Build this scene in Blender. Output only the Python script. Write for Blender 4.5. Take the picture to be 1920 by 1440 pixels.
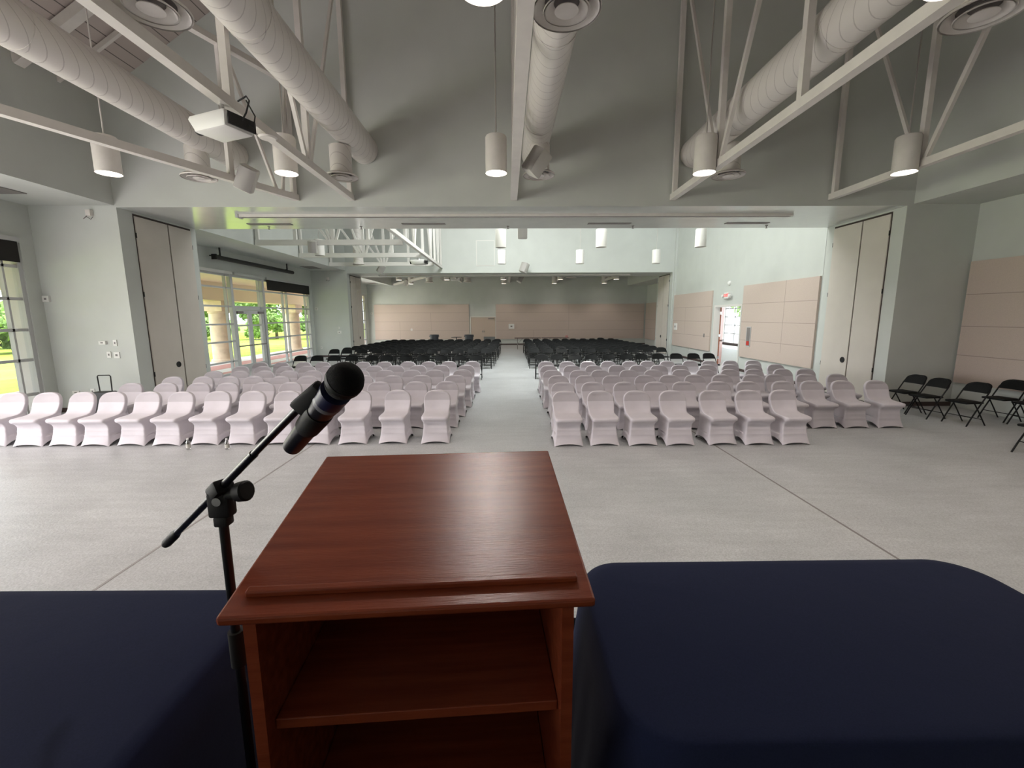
import bpy, bmesh, math, random
from mathutils import Vector, Matrix
PI = math.pi
random.seed(7)
for o in list(bpy.data.objects): bpy.data.objects.remove(o)
S = bpy.context.scene
C = S.collection

# ------------------------------------------------------------------ camera
F_PX, PITCH, YAW, ROLL, CAM_Z = 812.0, .1552, .0115, -.0048, 2.12
cp, sp, cy, sy = math.cos(PITCH), math.sin(PITCH), math.cos(YAW), math.sin(YAW)
cr, sr = math.cos(ROLL), math.sin(ROLL)
def yawed(x, y, z): return Vector((x*cy + y*sy, -x*sy + y*cy, z))
fwd = yawed(0, cp, -sp); rgt0 = yawed(1, 0, 0); dwn0 = yawed(0, -sp, -cp)
rgt = rgt0*cr - dwn0*sr; dwn = rgt0*sr + dwn0*cr
cam_d = bpy.data.cameras.new('camera'); cam = bpy.data.objects.new('camera', cam_d); C.objects.link(cam)
up = -dwn; back = -fwd
cam.matrix_world = Matrix(((rgt.x, up.x, back.x, 0), (rgt.y, up.y, back.y, 0), (rgt.z, up.z, back.z, CAM_Z), (0, 0, 0, 1)))
cam_d.sensor_fit = 'HORIZONTAL'; cam_d.sensor_width = 36; cam_d.lens = 36*F_PX/1920
cam_d.clip_start = .05; cam_d.clip_end = 400
S.camera = cam

# ------------------------------------------------------------------ world, sun, daylight, exposure
w = bpy.data.worlds.new('world'); S.world = w; w.use_nodes = True
bg = w.node_tree.nodes['Background']; bg.inputs[0].default_value = (.86, .93, 1, 1); bg.inputs[1].default_value = 5.5
S.view_settings.view_transform = 'Standard'; S.view_settings.look = 'None'
S.view_settings.exposure = 0.0; S.view_settings.gamma = 1.0
try: S.view_settings.use_curve_mapping = False
except Exception: pass
sun_d = bpy.data.lights.new('sun', 'SUN'); sun_d.energy = 9; sun_d.angle = .02; sun_d.color = (1, .95, .86)
sun = bpy.data.objects.new('sun', sun_d); C.objects.link(sun)
sun.rotation_euler = Vector((-.62, -.35, -.9)).to_track_quat('-Z', 'Y').to_euler()
def area(name, loc, direction, sx, sy_, watt, color):
    d = bpy.data.lights.new(name, 'AREA'); d.shape = 'RECTANGLE'; d.size = sx; d.size_y = sy_
    d.energy = watt; d.color = color
    o = bpy.data.objects.new(name, d); C.objects.link(o); o.location = loc
    o.rotation_euler = Vector(direction).to_track_quat('-Z', 'Y').to_euler()
    return o
# daylight through the glazed left wall of the near room (beside and behind the camera)
area('daylight_near_window', (-10.05, 2.0, 1.9), (1, .05, -.14), 9.2, 3.2, 640, (1, .94, .945))
# added fill under the closed middle-room ceiling, standing in for skylight daylight
area('added_ceiling_fill', (1.9, 15.6, 9.28), (.15, .12, -1), 10, 5.6, 2800, (.97, 1, .985))
# daylight through the glazed wall of the far room
area('daylight_far_window', (-10.05, 29.2, 1.9), (1, 0, -.1), 5.4, 3.2, 140, (1, .97, .92))
area('daylight_lobby', (12.4, 24, 3.3), (0, 0, -1), 5, 12, 60, (1, .98, .95))

# ------------------------------------------------------------------ materials
def mat(name, col, rough=.6, metal=0, noise=0, nscale=20, bump=0, bscale=60, emit=None, estr=0, spec=.5, sheen=0):
    m = bpy.data.materials.new(name); m.use_nodes = True
    nt = m.node_tree; b = nt.nodes['Principled BSDF']
    b.inputs['Base Color'].default_value = (*col, 1); b.inputs['Roughness'].default_value = rough
    b.inputs['Metallic'].default_value = metal; b.inputs['Specular IOR Level'].default_value = spec
    if sheen: b.inputs['Sheen Weight'].default_value = sheen
    tc = None
    if noise or bump: tc = nt.nodes.new('ShaderNodeTexCoord')
    if noise:
        n = nt.nodes.new('ShaderNodeTexNoise'); n.inputs['Scale'].default_value = nscale; n.inputs['Detail'].default_value = 5
        r = nt.nodes.new('ShaderNodeValToRGB')
        r.color_ramp.elements[0].position = .3; r.color_ramp.elements[1].position = .7
        r.color_ramp.elements[0].color = (*[c*(1-noise) for c in col], 1)
        r.color_ramp.elements[1].color = (*[min(1, c*(1+noise)) for c in col], 1)
        nt.links.new(tc.outputs['Object'], n.inputs['Vector']); nt.links.new(n.outputs['Fac'], r.inputs['Fac'])
        nt.links.new(r.outputs['Color'], b.inputs['Base Color'])
    if bump:
        n2 = nt.nodes.new('ShaderNodeTexNoise'); n2.inputs['Scale'].default_value = bscale; n2.inputs['Detail'].default_value = 4
        bp = nt.nodes.new('ShaderNodeBump'); bp.inputs['Strength'].default_value = bump; bp.inputs['Distance'].default_value = .02
        nt.links.new(tc.outputs['Object'], n2.inputs['Vector']); nt.links.new(n2.outputs['Fac'], bp.inputs['Height'])
        nt.links.new(bp.outputs['Normal'], b.inputs['Normal'])
    if emit:
        b.inputs['Emission Color'].default_value = (*emit, 1); b.inputs['Emission Strength'].default_value = estr
    return m
M = {}
M['paint'] = mat('pale_green_paint', (.57, .59, .555), .7, noise=.03, nscale=1.5)
M['soffit'] = mat('satin_soffit_paint', (.60, .62, .585), .17, noise=.03, nscale=2)
M['white'] = mat('white_paint', (.72, .70, .66), .45)
M['steel'] = mat('painted_steel', (.74, .70, .66), .42, noise=.04, nscale=6)
M['steel_w'] = mat('painted_steel_bright', (.74, .72, .68), .45)
M['pocket'] = mat('pocket_door_laminate', (.62, .57, .51), .5, noise=.03, nscale=2)
M['gap'] = mat('dark_gap', (.05, .035, .03), .7)
M['panel'] = mat('fabric_panel', (.56, .46, .40), .95, noise=.06, nscale=90, bump=.15, bscale=250)
M['alum'] = mat('window_aluminium', (.52, .52, .52), .4)
M['black'] = mat('black_plastic', (.012, .012, .012), .5)
M['shade'] = mat('black_roller_shade', (.02, .018, .016), .9)
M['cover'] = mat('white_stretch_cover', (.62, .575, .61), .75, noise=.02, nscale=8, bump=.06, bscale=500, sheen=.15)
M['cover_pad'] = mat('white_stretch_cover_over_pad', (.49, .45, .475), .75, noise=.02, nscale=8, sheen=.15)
M['chairmetal'] = mat('black_chair_tube', (.010, .010, .010), .5, spec=.22)
M['chairvinyl'] = mat('black_chair_vinyl', (.007, .0075, .0075), .6, spec=.16)
M['navy'] = mat('navy_tablecloth', (.014, .019, .050), .95, noise=.12, nscale=300, bump=.12, bscale=8, sheen=.04, spec=.15)
M['carpet'] = mat('riser_carpet', (.003, .003, .0035), 1, spec=.05)
M['lens'] = mat('lamp_lens', (1, .95, .88), .5, emit=(1, .9, .8), estr=9)
M['lens_off'] = mat('lamp_reflector', (.35, .34, .33), .3, metal=.6)
M['speaker'] = mat('speaker_case', (.62, .60, .56), .5)
M['grille'] = mat('speaker_grille', (.42, .40, .38), .7, bump=.2, bscale=300)
M['vent'] = mat('vent_grey', (.22, .2, .19), .6)
M['plate'] = mat('white_plastic', (.78, .77, .74), .4)
M['red'] = mat('red_letters', (.75, .03, .03), .5, emit=(1, .05, .05), estr=.6)
M['redp'] = mat('red_paint', (.55, .04, .03), .4)
M['door_red'] = mat('stained_door', (.30, .09, .04), .4, noise=.2, nscale=10)
M['doortan'] = mat('tan_door', (.55, .44, .36), .5)
M['kick'] = mat('kick_plate', (.25, .26, .26), .35, metal=.7)
M['base'] = mat('dark_rubber_base', (.07, .045, .04), .6)
M['bin'] = mat('charcoal_bin', (.05, .055, .065), .5)
M['micbody'] = mat('mic_black', (.005, .005, .006), .3)
M['micmesh'] = mat('mic_mesh', (.004, .004, .004), .75, bump=.6, bscale=900, spec=.2)
M['micrubber'] = mat('mic_rubber', (.006, .006, .006), .6, spec=.3)
M['siltape'] = mat('silver_label', (.16, .16, .18), .4)
M['bluetape'] = mat('blue_label', (.008, .01, .04), .4)
M['chrome'] = mat('brushed_steel', (.6, .6, .6), .25, metal=1)
M['stone'] = mat('tan_stone', (.72, .56, .44), .85, noise=.15, nscale=3)
M['stucco'] = mat('cream_stucco', (.85, .70, .52), .8)
M['concrete'] = mat('pale_concrete', (.62, .60, .58), .85, noise=.05, nscale=2)
M['brickpink'] = mat('pink_brick_paving', (.52, .24, .22), .85, noise=.15, nscale=12)
M['lawn'] = mat('lawn_grass', (.30, .40, .03), .95, noise=.35, nscale=.8)
M['leaf'] = mat('tree_leaves', (.20, .32, .09), .8, noise=.5, nscale=1.2)
M['bark'] = mat('tree_bark', (.12, .08, .05), .9)
M['tan'] = mat('tan_box_plastic', (.5, .48, .44), .5)

def glass_mat(name, gloss=.08, tint=(1, 1, 1)):
    m = bpy.data.materials.new(name); m.use_nodes = True; nt = m.node_tree
    for n in list(nt.nodes): nt.nodes.remove(n)
    out = nt.nodes.new('ShaderNodeOutputMaterial'); mx = nt.nodes.new('ShaderNodeMixShader')
    t = nt.nodes.new('ShaderNodeBsdfTransparent'); t.inputs[0].default_value = (*tint, 1)
    g = nt.nodes.new('ShaderNodeBsdfGlossy'); g.inputs['Roughness'].default_value = .03
    mx.inputs[0].default_value = gloss
    nt.links.new(t.outputs[0], mx.inputs[1]); nt.links.new(g.outputs[0], mx.inputs[2]); nt.links.new(mx.outputs[0], out.inputs[0])
    return m
M['glass'] = glass_mat('window_glass', .06, (.97, .98, .98))
M['clear'] = glass_mat('clear_plastic', .25, (.85, .85, .83))

def floor_mat():
    m = bpy.data.materials.new('polished_concrete_floor'); m.use_nodes = True; nt = m.node_tree; L = nt.links.new
    b = nt.nodes['Principled BSDF']; tc = nt.nodes.new('ShaderNodeTexCoord')
    def noise(sc, det, vec=None):
        n = nt.nodes.new('ShaderNodeTexNoise'); n.inputs['Scale'].default_value = sc; n.inputs['Detail'].default_value = det
        L(vec or tc.outputs['Object'], n.inputs['Vector']); return n
    mp = nt.nodes.new('ShaderNodeMapping'); mp.inputs['Scale'].default_value = (.35, 2.2, 1); L(tc.outputs['Object'], mp.inputs['Vector'])
    n1 = noise(90, 3); n2 = noise(1.2, 4); n3 = noise(4, 4, mp.outputs['Vector'])
    def ramp(n, a, c1, bb, c2):
        r = nt.nodes.new('ShaderNodeValToRGB'); e = r.color_ramp.elements
        e[0].position = a; e[0].color = (*c1, 1); e[1].position = bb; e[1].color = (*c2, 1); L(n.outputs['Fac'], r.inputs['Fac']); return r
    r1 = ramp(n1, .35, (.435, .44, .44), .65, (.59, .595, .60))
    r2 = ramp(n2, .35, (.86, .86, .86), .65, (1, 1, 1)); r3 = ramp(n3, .3, (.88, .88, .88), .7, (1.0, 1.0, 1.0))
    mm = nt.nodes.new('ShaderNodeMixRGB'); mm.blend_type = 'MULTIPLY'; mm.inputs[0].default_value = 1
    L(r1.outputs[0], mm.inputs[1]); L(r2.outputs[0], mm.inputs[2])
    m2 = nt.nodes.new('ShaderNodeMixRGB'); m2.blend_type = 'MULTIPLY'; m2.inputs[0].default_value = 1
    L(mm.outputs[0], m2.inputs[1]); L(r3.outputs[0], m2.inputs[2]); L(m2.outputs[0], b.inputs['Base Color'])
    rr = nt.nodes.new('ShaderNodeMapRange'); rr.inputs['To Min'].default_value = .28; rr.inputs['To Max'].default_value = .5
    L(n2.outputs['Fac'], rr.inputs['Value']); L(rr.outputs[0], b.inputs['Roughness'])
    nb = noise(45, 3); bp = nt.nodes.new('ShaderNodeBump'); bp.inputs['Strength'].default_value = .25; bp.inputs['Distance'].default_value = .01
    L(nb.outputs['Fac'], bp.inputs['Height']); L(bp.outputs['Normal'], b.inputs['Normal'])
    return m
M['floor'] = floor_mat()

def duct_mat():
    m = mat('spiral_duct_paint', (.74, .70, .66), .32); nt = m.node_tree; L = nt.links.new
    b = nt.nodes['Principled BSDF']; tc = nt.nodes.new('ShaderNodeTexCoord'); sx = nt.nodes.new('ShaderNodeSeparateXYZ')
    L(tc.outputs['Object'], sx.inputs[0])
    ad = nt.nodes.new('ShaderNodeMath'); ad.operation = 'ADD'; L(sx.outputs[1], ad.inputs[0]); L(sx.outputs[2], ad.inputs[1])
    mu = nt.nodes.new('ShaderNodeMath'); mu.operation = 'MULTIPLY'; mu.inputs[1].default_value = 5.0; L(ad.outputs[0], mu.inputs[0])
    fr = nt.nodes.new('ShaderNodeMath'); fr.operation = 'FRACT'; L(mu.outputs[0], fr.inputs[0])
    gt = nt.nodes.new('ShaderNodeMath'); gt.operation = 'GREATER_THAN'; gt.inputs[1].default_value = .93; L(fr.outputs[0], gt.inputs[0])
    mx = nt.nodes.new('ShaderNodeMixRGB'); mx.inputs[1].default_value = (.74, .70, .66, 1); mx.inputs[2].default_value = (.55, .51, .48, 1)
    L(gt.outputs[0], mx.inputs[0]); L(mx.outputs[0], b.inputs['Base Color'])
    bp = nt.nodes.new('ShaderNodeBump'); bp.inputs['Strength'].default_value = .3; bp.inputs['Distance'].default_value = .01
    L(gt.outputs[0], bp.inputs['Height']); L(bp.outputs['Normal'], b.inputs['Normal'])
    return m
M['duct'] = duct_mat()

def wood_mat():
    m = mat('mahogany', (.13, .03, .015), .27, spec=.36); nt = m.node_tree; L = nt.links.new
    b = nt.nodes['Principled BSDF']; tc = nt.nodes.new('ShaderNodeTexCoord'); mp = nt.nodes.new('ShaderNodeMapping')
    mp.inputs['Scale'].default_value = (2.0, 26, 26); L(tc.outputs['Object'], mp.inputs['Vector'])
    n = nt.nodes.new('ShaderNodeTexNoise'); n.inputs['Scale'].default_value = 1.6; n.inputs['Detail'].default_value = 7; L(mp.outputs[0], n.inputs['Vector'])
    r = nt.nodes.new('ShaderNodeValToRGB'); e = r.color_ramp.elements
    e[0].position = .3; e[0].color = (.17, .032, .014, 1); e[1].position = .72; e[1].color = (.25, .055, .023, 1)
    L(n.outputs['Fac'], r.inputs['Fac']); L(r.outputs[0], b.inputs['Base Color'])
    mp2 = nt.nodes.new('ShaderNodeMapping'); mp2.inputs['Scale'].default_value = (30, 420, 420); L(tc.outputs['Object'], mp2.inputs['Vector'])
    n2 = nt.nodes.new('ShaderNodeTexNoise'); n2.inputs['Scale'].default_value = 1; n2.inputs['Detail'].default_value = 3; L(mp2.outputs[0], n2.inputs['Vector'])
    bp = nt.nodes.new('ShaderNodeBump'); bp.inputs['Strength'].default_value = .22; bp.inputs['Distance'].default_value = .003
    L(n2.outputs['Fac'], bp.inputs['Height']); L(bp.outputs['Normal'], b.inputs['Normal'])
    return m
M['wood'] = wood_mat()

def deck_mat():
    m = mat('ribbed_roof_deck', (.50, .44, .41), .6); nt = m.node_tree; L = nt.links.new
    b = nt.nodes['Principled BSDF']; tc = nt.nodes.new('ShaderNodeTexCoord'); sx = nt.nodes.new('ShaderNodeSeparateXYZ')
    L(tc.outputs['Object'], sx.inputs[0])
    mu = nt.nodes.new('ShaderNodeMath'); mu.operation = 'MULTIPLY'; mu.inputs[1].default_value = 5.2; L(sx.outputs[0], mu.inputs[0])
    fr = nt.nodes.new('ShaderNodeMath'); fr.operation = 'FRACT'; L(mu.outputs[0], fr.inputs[0])
    gt = nt.nodes.new('ShaderNodeMath'); gt.operation = 'GREATER_THAN'; gt.inputs[1].default_value = .92; L(fr.outputs[0], gt.inputs[0])
    mx = nt.nodes.new('ShaderNodeMixRGB'); mx.inputs[1].default_value = (.52, .45, .42, 1); mx.inputs[2].default_value = (.14, .12, .11, 1)
    L(gt.outputs[0], mx.inputs[0]); L(mx.outputs[0], b.inputs['Base Color'])
    return m
M['deck'] = deck_mat()

# ------------------------------------------------------------------ mesh helpers
class MB:
    def __init__(s): s.bm = bmesh.new()
    def box(s, x0, x1, y0, y1, z0, z1, mtx=None, bev=0):
        r = bmesh.ops.create_cube(s.bm, size=1)['verts']
        for v in r:
            v.co = Vector(((x0+x1)/2 + v.co.x*(x1-x0), (y0+y1)/2 + v.co.y*(y1-y0), (z0+z1)/2 + v.co.z*(z1-z0)))
        if bev:
            es = list({e for v in r for e in v.link_edges})
            g = bmesh.ops.bevel(s.bm, geom=es, offset=bev, segments=2, affect='EDGES', profile=.5)
            r = [v for v in g['verts']]
        if mtx:
            for v in r: v.co = mtx @ v.co
        return s
    def beam(s, a, b, wx, wz):
        """a square tube of section wx by wz from a to b"""
        a, b = Vector(a), Vector(b); d = b - a; q = d.to_track_quat('Y', 'Z').to_matrix().to_4x4()
        return s.box(-wx/2, wx/2, 0, d.length, -wz/2, wz/2, Matrix.Translation(a) @ q)
    def tube(s, pts, r, n=10, cap=True, closed=False):
        pts = [Vector(p) for p in pts]; rs = r if isinstance(r, (list, tuple)) else [r]*len(pts)
        rings = []; N = len(pts); prev = None
        for i, p in enumerate(pts):
            if closed: t = pts[(i+1) % N] - pts[i-1]
            else: t = (pts[min(i+1, N-1)] - pts[max(i-1, 0)])
            t.normalize()
            if prev is None:
                u = t.orthogonal().normalized()
            else:
                u = (prev - t*prev.dot(t)).normalized()
            prev = u; v = t.cross(u)
            rings.append([s.bm.verts.new(p + (u*math.cos(2*PI*k/n) + v*math.sin(2*PI*k/n))*rs[i]) for k in range(n)])
        for i in range(N if closed else N-1):
            A, B = rings[i], rings[(i+1) % N]
            for k in range(n): s.bm.faces.new((A[k], A[(k+1) % n], B[(k+1) % n], B[k]))
        if cap and not closed:
            s.bm.faces.new(rings[0][::-1]); s.bm.faces.new(rings[-1])
        return s
    def lathe(s, prof, n=24, mtx=None, cap0=True, cap1=True):
        rings = []
        for r, z in prof:
            ring = [s.bm.verts.new(Vector((r*math.cos(2*PI*k/n), r*math.sin(2*PI*k/n), z))) for k in range(n)]
            if mtx:
                for v in ring: v.co = mtx @ v.co
            rings.append(ring)
        for A, B in zip(rings, rings[1:]):
            for k in range(n): s.bm.faces.new((A[k], A[(k+1) % n], B[(k+1) % n], B[k]))
        if cap0: s.bm.faces.new(rings[0][::-1])
        if cap1: s.bm.faces.new(rings[-1])
        return s
    def prism(s, outline, y0, y1, mtx=None):
        """outline in x,z extruded in y"""
        A = [s.bm.verts.new((x, y0, z)) for x, z in outline]; B = [s.bm.verts.new((x, y1, z)) for x, z in outline]
        n = len(A)
        s.bm.faces.new(A); s.bm.faces.new(B[::-1])
        for k in range(n): s.bm.faces.new((A[k], B[k], B[(k+1) % n], A[(k+1) % n]))
        if mtx:
            for v in A+B: v.co = mtx @ v.co
        return s
    def build(s, name, m, parent=None, smooth=False, loc=None):
        bmesh.ops.recalc_face_normals(s.bm, faces=s.bm.faces[:])
        me = bpy.data.meshes.new(name)
        if loc:
            for v in s.bm.verts: v.co -= Vector(loc)
        s.bm.to_mesh(me); s.bm.free()
        if smooth:
            me.polygons.foreach_set('use_smooth', [True]*len(me.polygons))
            try: me.set_sharp_from_angle(angle=math.radians(40))
            except Exception: pass
        me.materials.append(M[m] if isinstance(m, str) else m)
        o = bpy.data.objects.new(name, me); C.objects.link(o)
        if loc: o.location = loc
        if parent: o.parent = parent
        return o
def thing(name, label, cat, loc=(0, 0, 0), rz=0, group=None, kind=None):
    o = bpy.data.objects.new(name, None); C.objects.link(o); o.location = loc; o.rotation_euler = (0, 0, rz)
    o.empty_display_size = .1
    return tag(o, label, cat, group, kind)
def tag(o, label=None, cat=None, group=None, kind=None):
    if label: o['label'] = label
    if cat: o['category'] = cat
    if group: o['group'] = group
    if kind: o['kind'] = kind
    return o
def struct(o, label=None, cat=None):
    o['kind'] = 'structure'
    return tag(o, label, cat)
def boxobj(name, m, x0, x1, y0, y1, z0, z1, parent=None, bev=0):
    c = None if parent else ((x0+x1)/2, (y0+y1)/2, z0)
    return MB().box(x0, x1, y0, y1, z0, z1, bev=bev).build(name, m, parent, loc=c)
def copy_tree(o, parent=None):
    c = o.copy(); C.objects.link(c)
    if parent: c.parent = parent
    for ch in o.children: copy_tree(ch, c)
    return c
ORD = ['zeroth', 'first', 'second', 'third', 'fourth', 'fifth', 'sixth', 'seventh', 'eighth', 'ninth', 'tenth', 'eleventh', 'twelfth', 'thirteenth']

# ------------------------------------------------------------------ room shell
Y0, Y1, Y1B, Y2, Y2B, Y3 = -3.0, 9.83, 12.2, 23.3, 25.6, 32.5
XW, XE = -10.2, 10.37          # outer side walls
XL, XR = -8.33, 8.76           # pocket jambs
NL, NR = -8.37, 8.9            # nave walls above the low soffits
HC = 9.3                       # high flat roof
def S_(name, m, *b): return struct(boxobj(name, m, *b))
S_('floor', 'floor', XW-.2, XE+.2, Y0-.2, Y3+.2, -.25, 0)
for k, x in enumerate((-3.27, 3.42)):
    S_('trim_%d' % (k+1), mat('joint_filler', (.30, .28, .27), .5) if k == 0 else M['vent'], x-.012, x+.012, Y0, 12.6, 0, .002)
# near room
S_('wall_back', 'paint', XW-.2, XE+.2, Y0-.2, Y0, 0, HC)
S_('wall_left_near_head', 'paint', XW-.2, XW, Y0, Y1B, 3.69, 4.7)
S_('wall_left_near_end', 'paint', XW-.2, XW, 9.55, Y1B+.3, 0, 3.69)
S_('wall_left_near_upper', 'paint', NL-.25, NL, Y0, Y1, 4.5, 6.62)
S_('ceiling_left_near', 'paint', XW, NL-.25, Y0, Y1, 4.5, 4.62)
S_('wall_right_near', 'paint', XE, XE+.2, Y0, Y1, 0, 4.6)
S_('wall_right_near_upper', 'paint', NR, NR+.2, Y0, Y1, 4.5, HC)
S_('ceiling_right_near', 'paint', NR+.2, XE, Y0, Y1, 4.5, 4.62)
# header and piers between near and middle room
S_('wall_header_near', 'paint', XW-.2, XE+.2, Y1, Y1B, 4.47, HC)
S_('wall_pier_near_left', 'paint', XW, XL, Y1, Y1B, 0, 4.47)
S_('wall_pier_near_right', 'paint', XR, XE+.2, Y1, Y1B, 0, 4.47)
S_('ceiling_header_near', 'soffit', XL, XR, Y1+.002, Y1B-.002, 4.462, 4.47)
# roof of the near room : steep deck over the left, then flat
bm = MB(); a = [(NL-.25, 6.46), (-4.3, 9.25), (-4.3, 9.4), (NL-.25, 6.62)]
bm.prism(a, Y0, Y1); struct(bm.build('ceiling_deck_near', 'deck', loc=(-6.4, 3, 7.9)))
S_('ceiling_near', 'deck', -4.3, XE+.2, Y0, Y1, HC, HC+.15)
# middle room
S_('wall_left_middle_head', 'paint', XW-.2, XW, Y1B, Y2, 3.69, 4.7)
S_('wall_left_middle_end', 'paint', XW-.2, XW, 23.02, Y2B+.2, 0, 3.69)
S_('wall_left_middle_upper', 'paint', NL-.25, NL, Y1B, Y2, 4.5, HC)
S_('ceiling_left_middle', 'paint', XW, NL-.25, Y1B, Y2, 4.5, 4.62)
DY0, DY1, DZ = 16.56, 18.62, 2.47
S_('wall_right_middle_near', 'paint', NR, NR+.2, Y1B, DY0, 0, HC)
S_('wall_right_middle_far', 'paint', NR, NR+.2, DY1, Y2, 0, HC)
S_('wall_right_middle_head', 'paint', NR, NR+.2, DY0, DY1, DZ, HC)
S_('wall_header_far', 'paint', XW-.2, XE+.2, Y2, Y2B, 4.37, HC)
S_('wall_pier_far_left', 'paint', XW, XL, Y2, Y2B, 0, 4.37)
S_('wall_pier_far_right', 'paint', XR, XE+.2, Y2, Y2B, 0, 4.37)
# ceiling of the middle room around the added roof slot
SX0, SX1, SY0, SY1 = 7.75, 8.6, 15.5, 22.4      # unseen roof slot, added to let a little sun onto the aisle chairs
S_('ceiling_middle_front', 'paint', XW-.2, NR+.2, Y1B, SY0, HC, HC+.15)
S_('ceiling_middle_rear', 'paint', XW-.2, NR+.2, SY1, Y2, HC, HC+.15)
S_('ceiling_middle_left', 'paint', XW-.2, SX0, SY0, SY1, HC, HC+.15)
S_('ceiling_middle_right', 'paint', SX1, NR+.2, SY0, SY1, HC, HC+.15)
rl = struct(thing('window_5', 'unseen roof slot added to let sun onto the middle room chairs', 'window', (SX0, SY0, HC+.05)))
b = MB()
for k in range(8): b.box(0, SX1-SX0, k*(SY1-SY0)/7-.04, k*(SY1-SY0)/7+.04, 0, .1)
b.build('window_frame', 'alum', rl); MB().box(0, SX1-SX0, 0, SY1-SY0, .03, .04).build('window_glass', 'glass', rl)
# far room
S_('wall_left_far_head', 'paint', XW-.2, XW, Y2B, Y3, 3.69, 4.7)
S_('wall_left_far_end', 'paint', XW-.2, XW, 32.0, Y3, 0, 3.69)
S_('wall_left_far_upper', 'paint', NL-.25, NL, Y2B, Y3, 4.37, 7)
S_('ceiling_left_far', 'paint', XW, NL-.25, Y2B, Y3, 4.45, 4.55)
S_('wall_right_far', 'paint', XE, XE+.2, Y2B, Y3, 0, 7)
S_('wall_right_far_upper', 'paint', NR, NR+.2, Y2B, Y3, 4.3, 7)
S_('ceiling_right_far', 'paint', NR+.2, XE, Y2B, Y3, 4.3, 4.42)
S_('wall_far', 'paint', XW-.2, XE+.2, Y3, Y3+.2, 0, 7.2)
S_('ceiling_far', 'deck', XW-.2, XE+.2, Y2B, Y3, 7, 7.15)
# thin trims
S_('baseboard_far', 'base', XW, XE, Y3-.02, Y3, 0, .1)
S_('baseboard_right', 'base', NR-.02, NR, DY1+.1, Y2, 0, .1)
S_('baseboard_left', 'base', XW, XL, Y2-.02, Y2, 0, .1)
S_('baseboard_near_left', 'base', XW, XL, Y1-.02, Y1, 0, .1)
S_('baseboard_near_right', 'base', XR, XE, Y1-.02, Y1, 0, .1)
S_('baseboard_right_near', 'base', NR-.02, NR, Y1B, DY0-.1, 0, .1)
S_('trim_3', 'paint', NR-.09, NR, Y2-.14, Y2-.003, 0, HC-.2)
S_('trim_4', 'paint', XR, NR, Y1B-.01, Y1B+.01, 0, 4.46)

# roof rafters on the near deck
def rafter(y, wx, wz, label):
    s = (9.25-6.46)/(-4.3-NL+.25)
    a = Vector((NL-.02, y, 6.46+.25*s-wz*.65-.04)); b = Vector((-4.4, y, 6.46+s*(-4.4-NL+.25)-wz*.65-.04))
    tag(MB().beam(a, b, wx, wz).build('rafter', 'steel', loc=tuple(a)), label, 'rafter', 'rafters under the sloping roof deck')
rafter(8.3, .17, .16, 'broad painted roof rafter crossing behind the upper left duct')
rafter(9.0, .06, .08, 'thin painted roof rafter nearest the corner above the upper left duct')
rafter(6.0, .17, .16, 'broad painted roof rafter under the deck at the top left corner of the view')

# ------------------------------------------------------------------ pocket doors (folding wall storage)
def pocket(n, x, side, yv, label, knob_y, ztop):
    """two tall leaves flush in the jamb; side=+1 when the leaf faces +x"""
    d = struct(thing('door_%d' % n, label, 'door', (x, yv[0], 0)))
    f = side
    def bx(nm, m, y0, y1, z0, z1, t0, t1, par):
        return MB().box(min(f*t0, f*t1), max(f*t0, f*t1), y0-yv[0], y1-yv[0], z0, z1).build(nm, m, par)
    bx('recess', 'gap', yv[0], yv[2], .01, ztop, .001, .006, d)
    g = .02
    for k in (0, 1):
        l = bx('door_leaf', 'pocket', yv[k]+g, yv[k+1]-g, .03, ztop-.05, .008, .03, d)
        for hz in (.75, 2.6, 3.9):
            yy = (yv[0]+.012) if k == 0 else (yv[2]-.012)
            bx('hinge', 'black', yy-.008, yy+.008, hz, hz+.11, .008, .032, l)
    kn = MB().lathe([(.075, 0), (.075, .012), (.055, .014), (.05, .006)], 20, Matrix.Translation((f*.03, knob_y-yv[0], .96)) @ Matrix.Rotation(f*PI/2, 4, 'Y'))
    kn.build('flush_pull', 'black', d, smooth=True)
pocket(1, XL, 1, (10.22, 11.2, 12.0), 'tall cream double leaf storage door in left jamb of near opening', 11.0, 4.42)
pocket(2, XR, -1, (10.17, 10.97, 11.92), 'tall cream double leaf storage door in right jamb of near opening', 11.13, 4.42)
pocket(3, XL, 1, (23.7, 24.55, 25.4), 'tall storage door leaves in left jamb of the far opening', 24.75, 4.33)
pocket(4, XR, -1, (23.7, 24.5, 25.4), 'tall storage door leaves in right jamb of the far opening', 24.6, 4.33)

# header tracks, strip grilles and sprinkler heads under the near soffit
def track(x0, x1, y, z, w, label):
    t = thing('curtain_track', label, 'track', (0, y, z))
    MB().box(x0, x1, -w/2, w/2, -.055, 0).build('rail', 'steel', t)
    MB().box(x0+.02, x1-.02, -w/4, w/4, -.058, -.054).build('slot', 'vent', t)
    MB().box(x0-.06, x0, -w/2-.02, w/2+.02, -.07, 0).build('end_cap', 'alum', t)
track(-6.15, 6.7, 10.58, 4.462, .16, 'long wall track fixed under the near opening soffit')
track(-6.9, 6.8, 24.4, 4.37, .16, 'long wall track fixed under the far opening soffit')
for k, x in enumerate((-6.0, -2.1, 2.65, 6.2)):
    tag(MB().box(x-.55, x+.55, 11.5, 11.66, 4.45, 4.46).build('slot_grille', 'vent', loc=(x, 11.58, 4.45)),
        ['yellow-lit slot grille at left end of near soffit', 'slot grille under near soffit above the truss tip',
         'slot grille under near soffit right of the centre speaker', 'slot grille at right end of near soffit'][k], 'grille', 'slot grilles under the near soffit')
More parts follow.
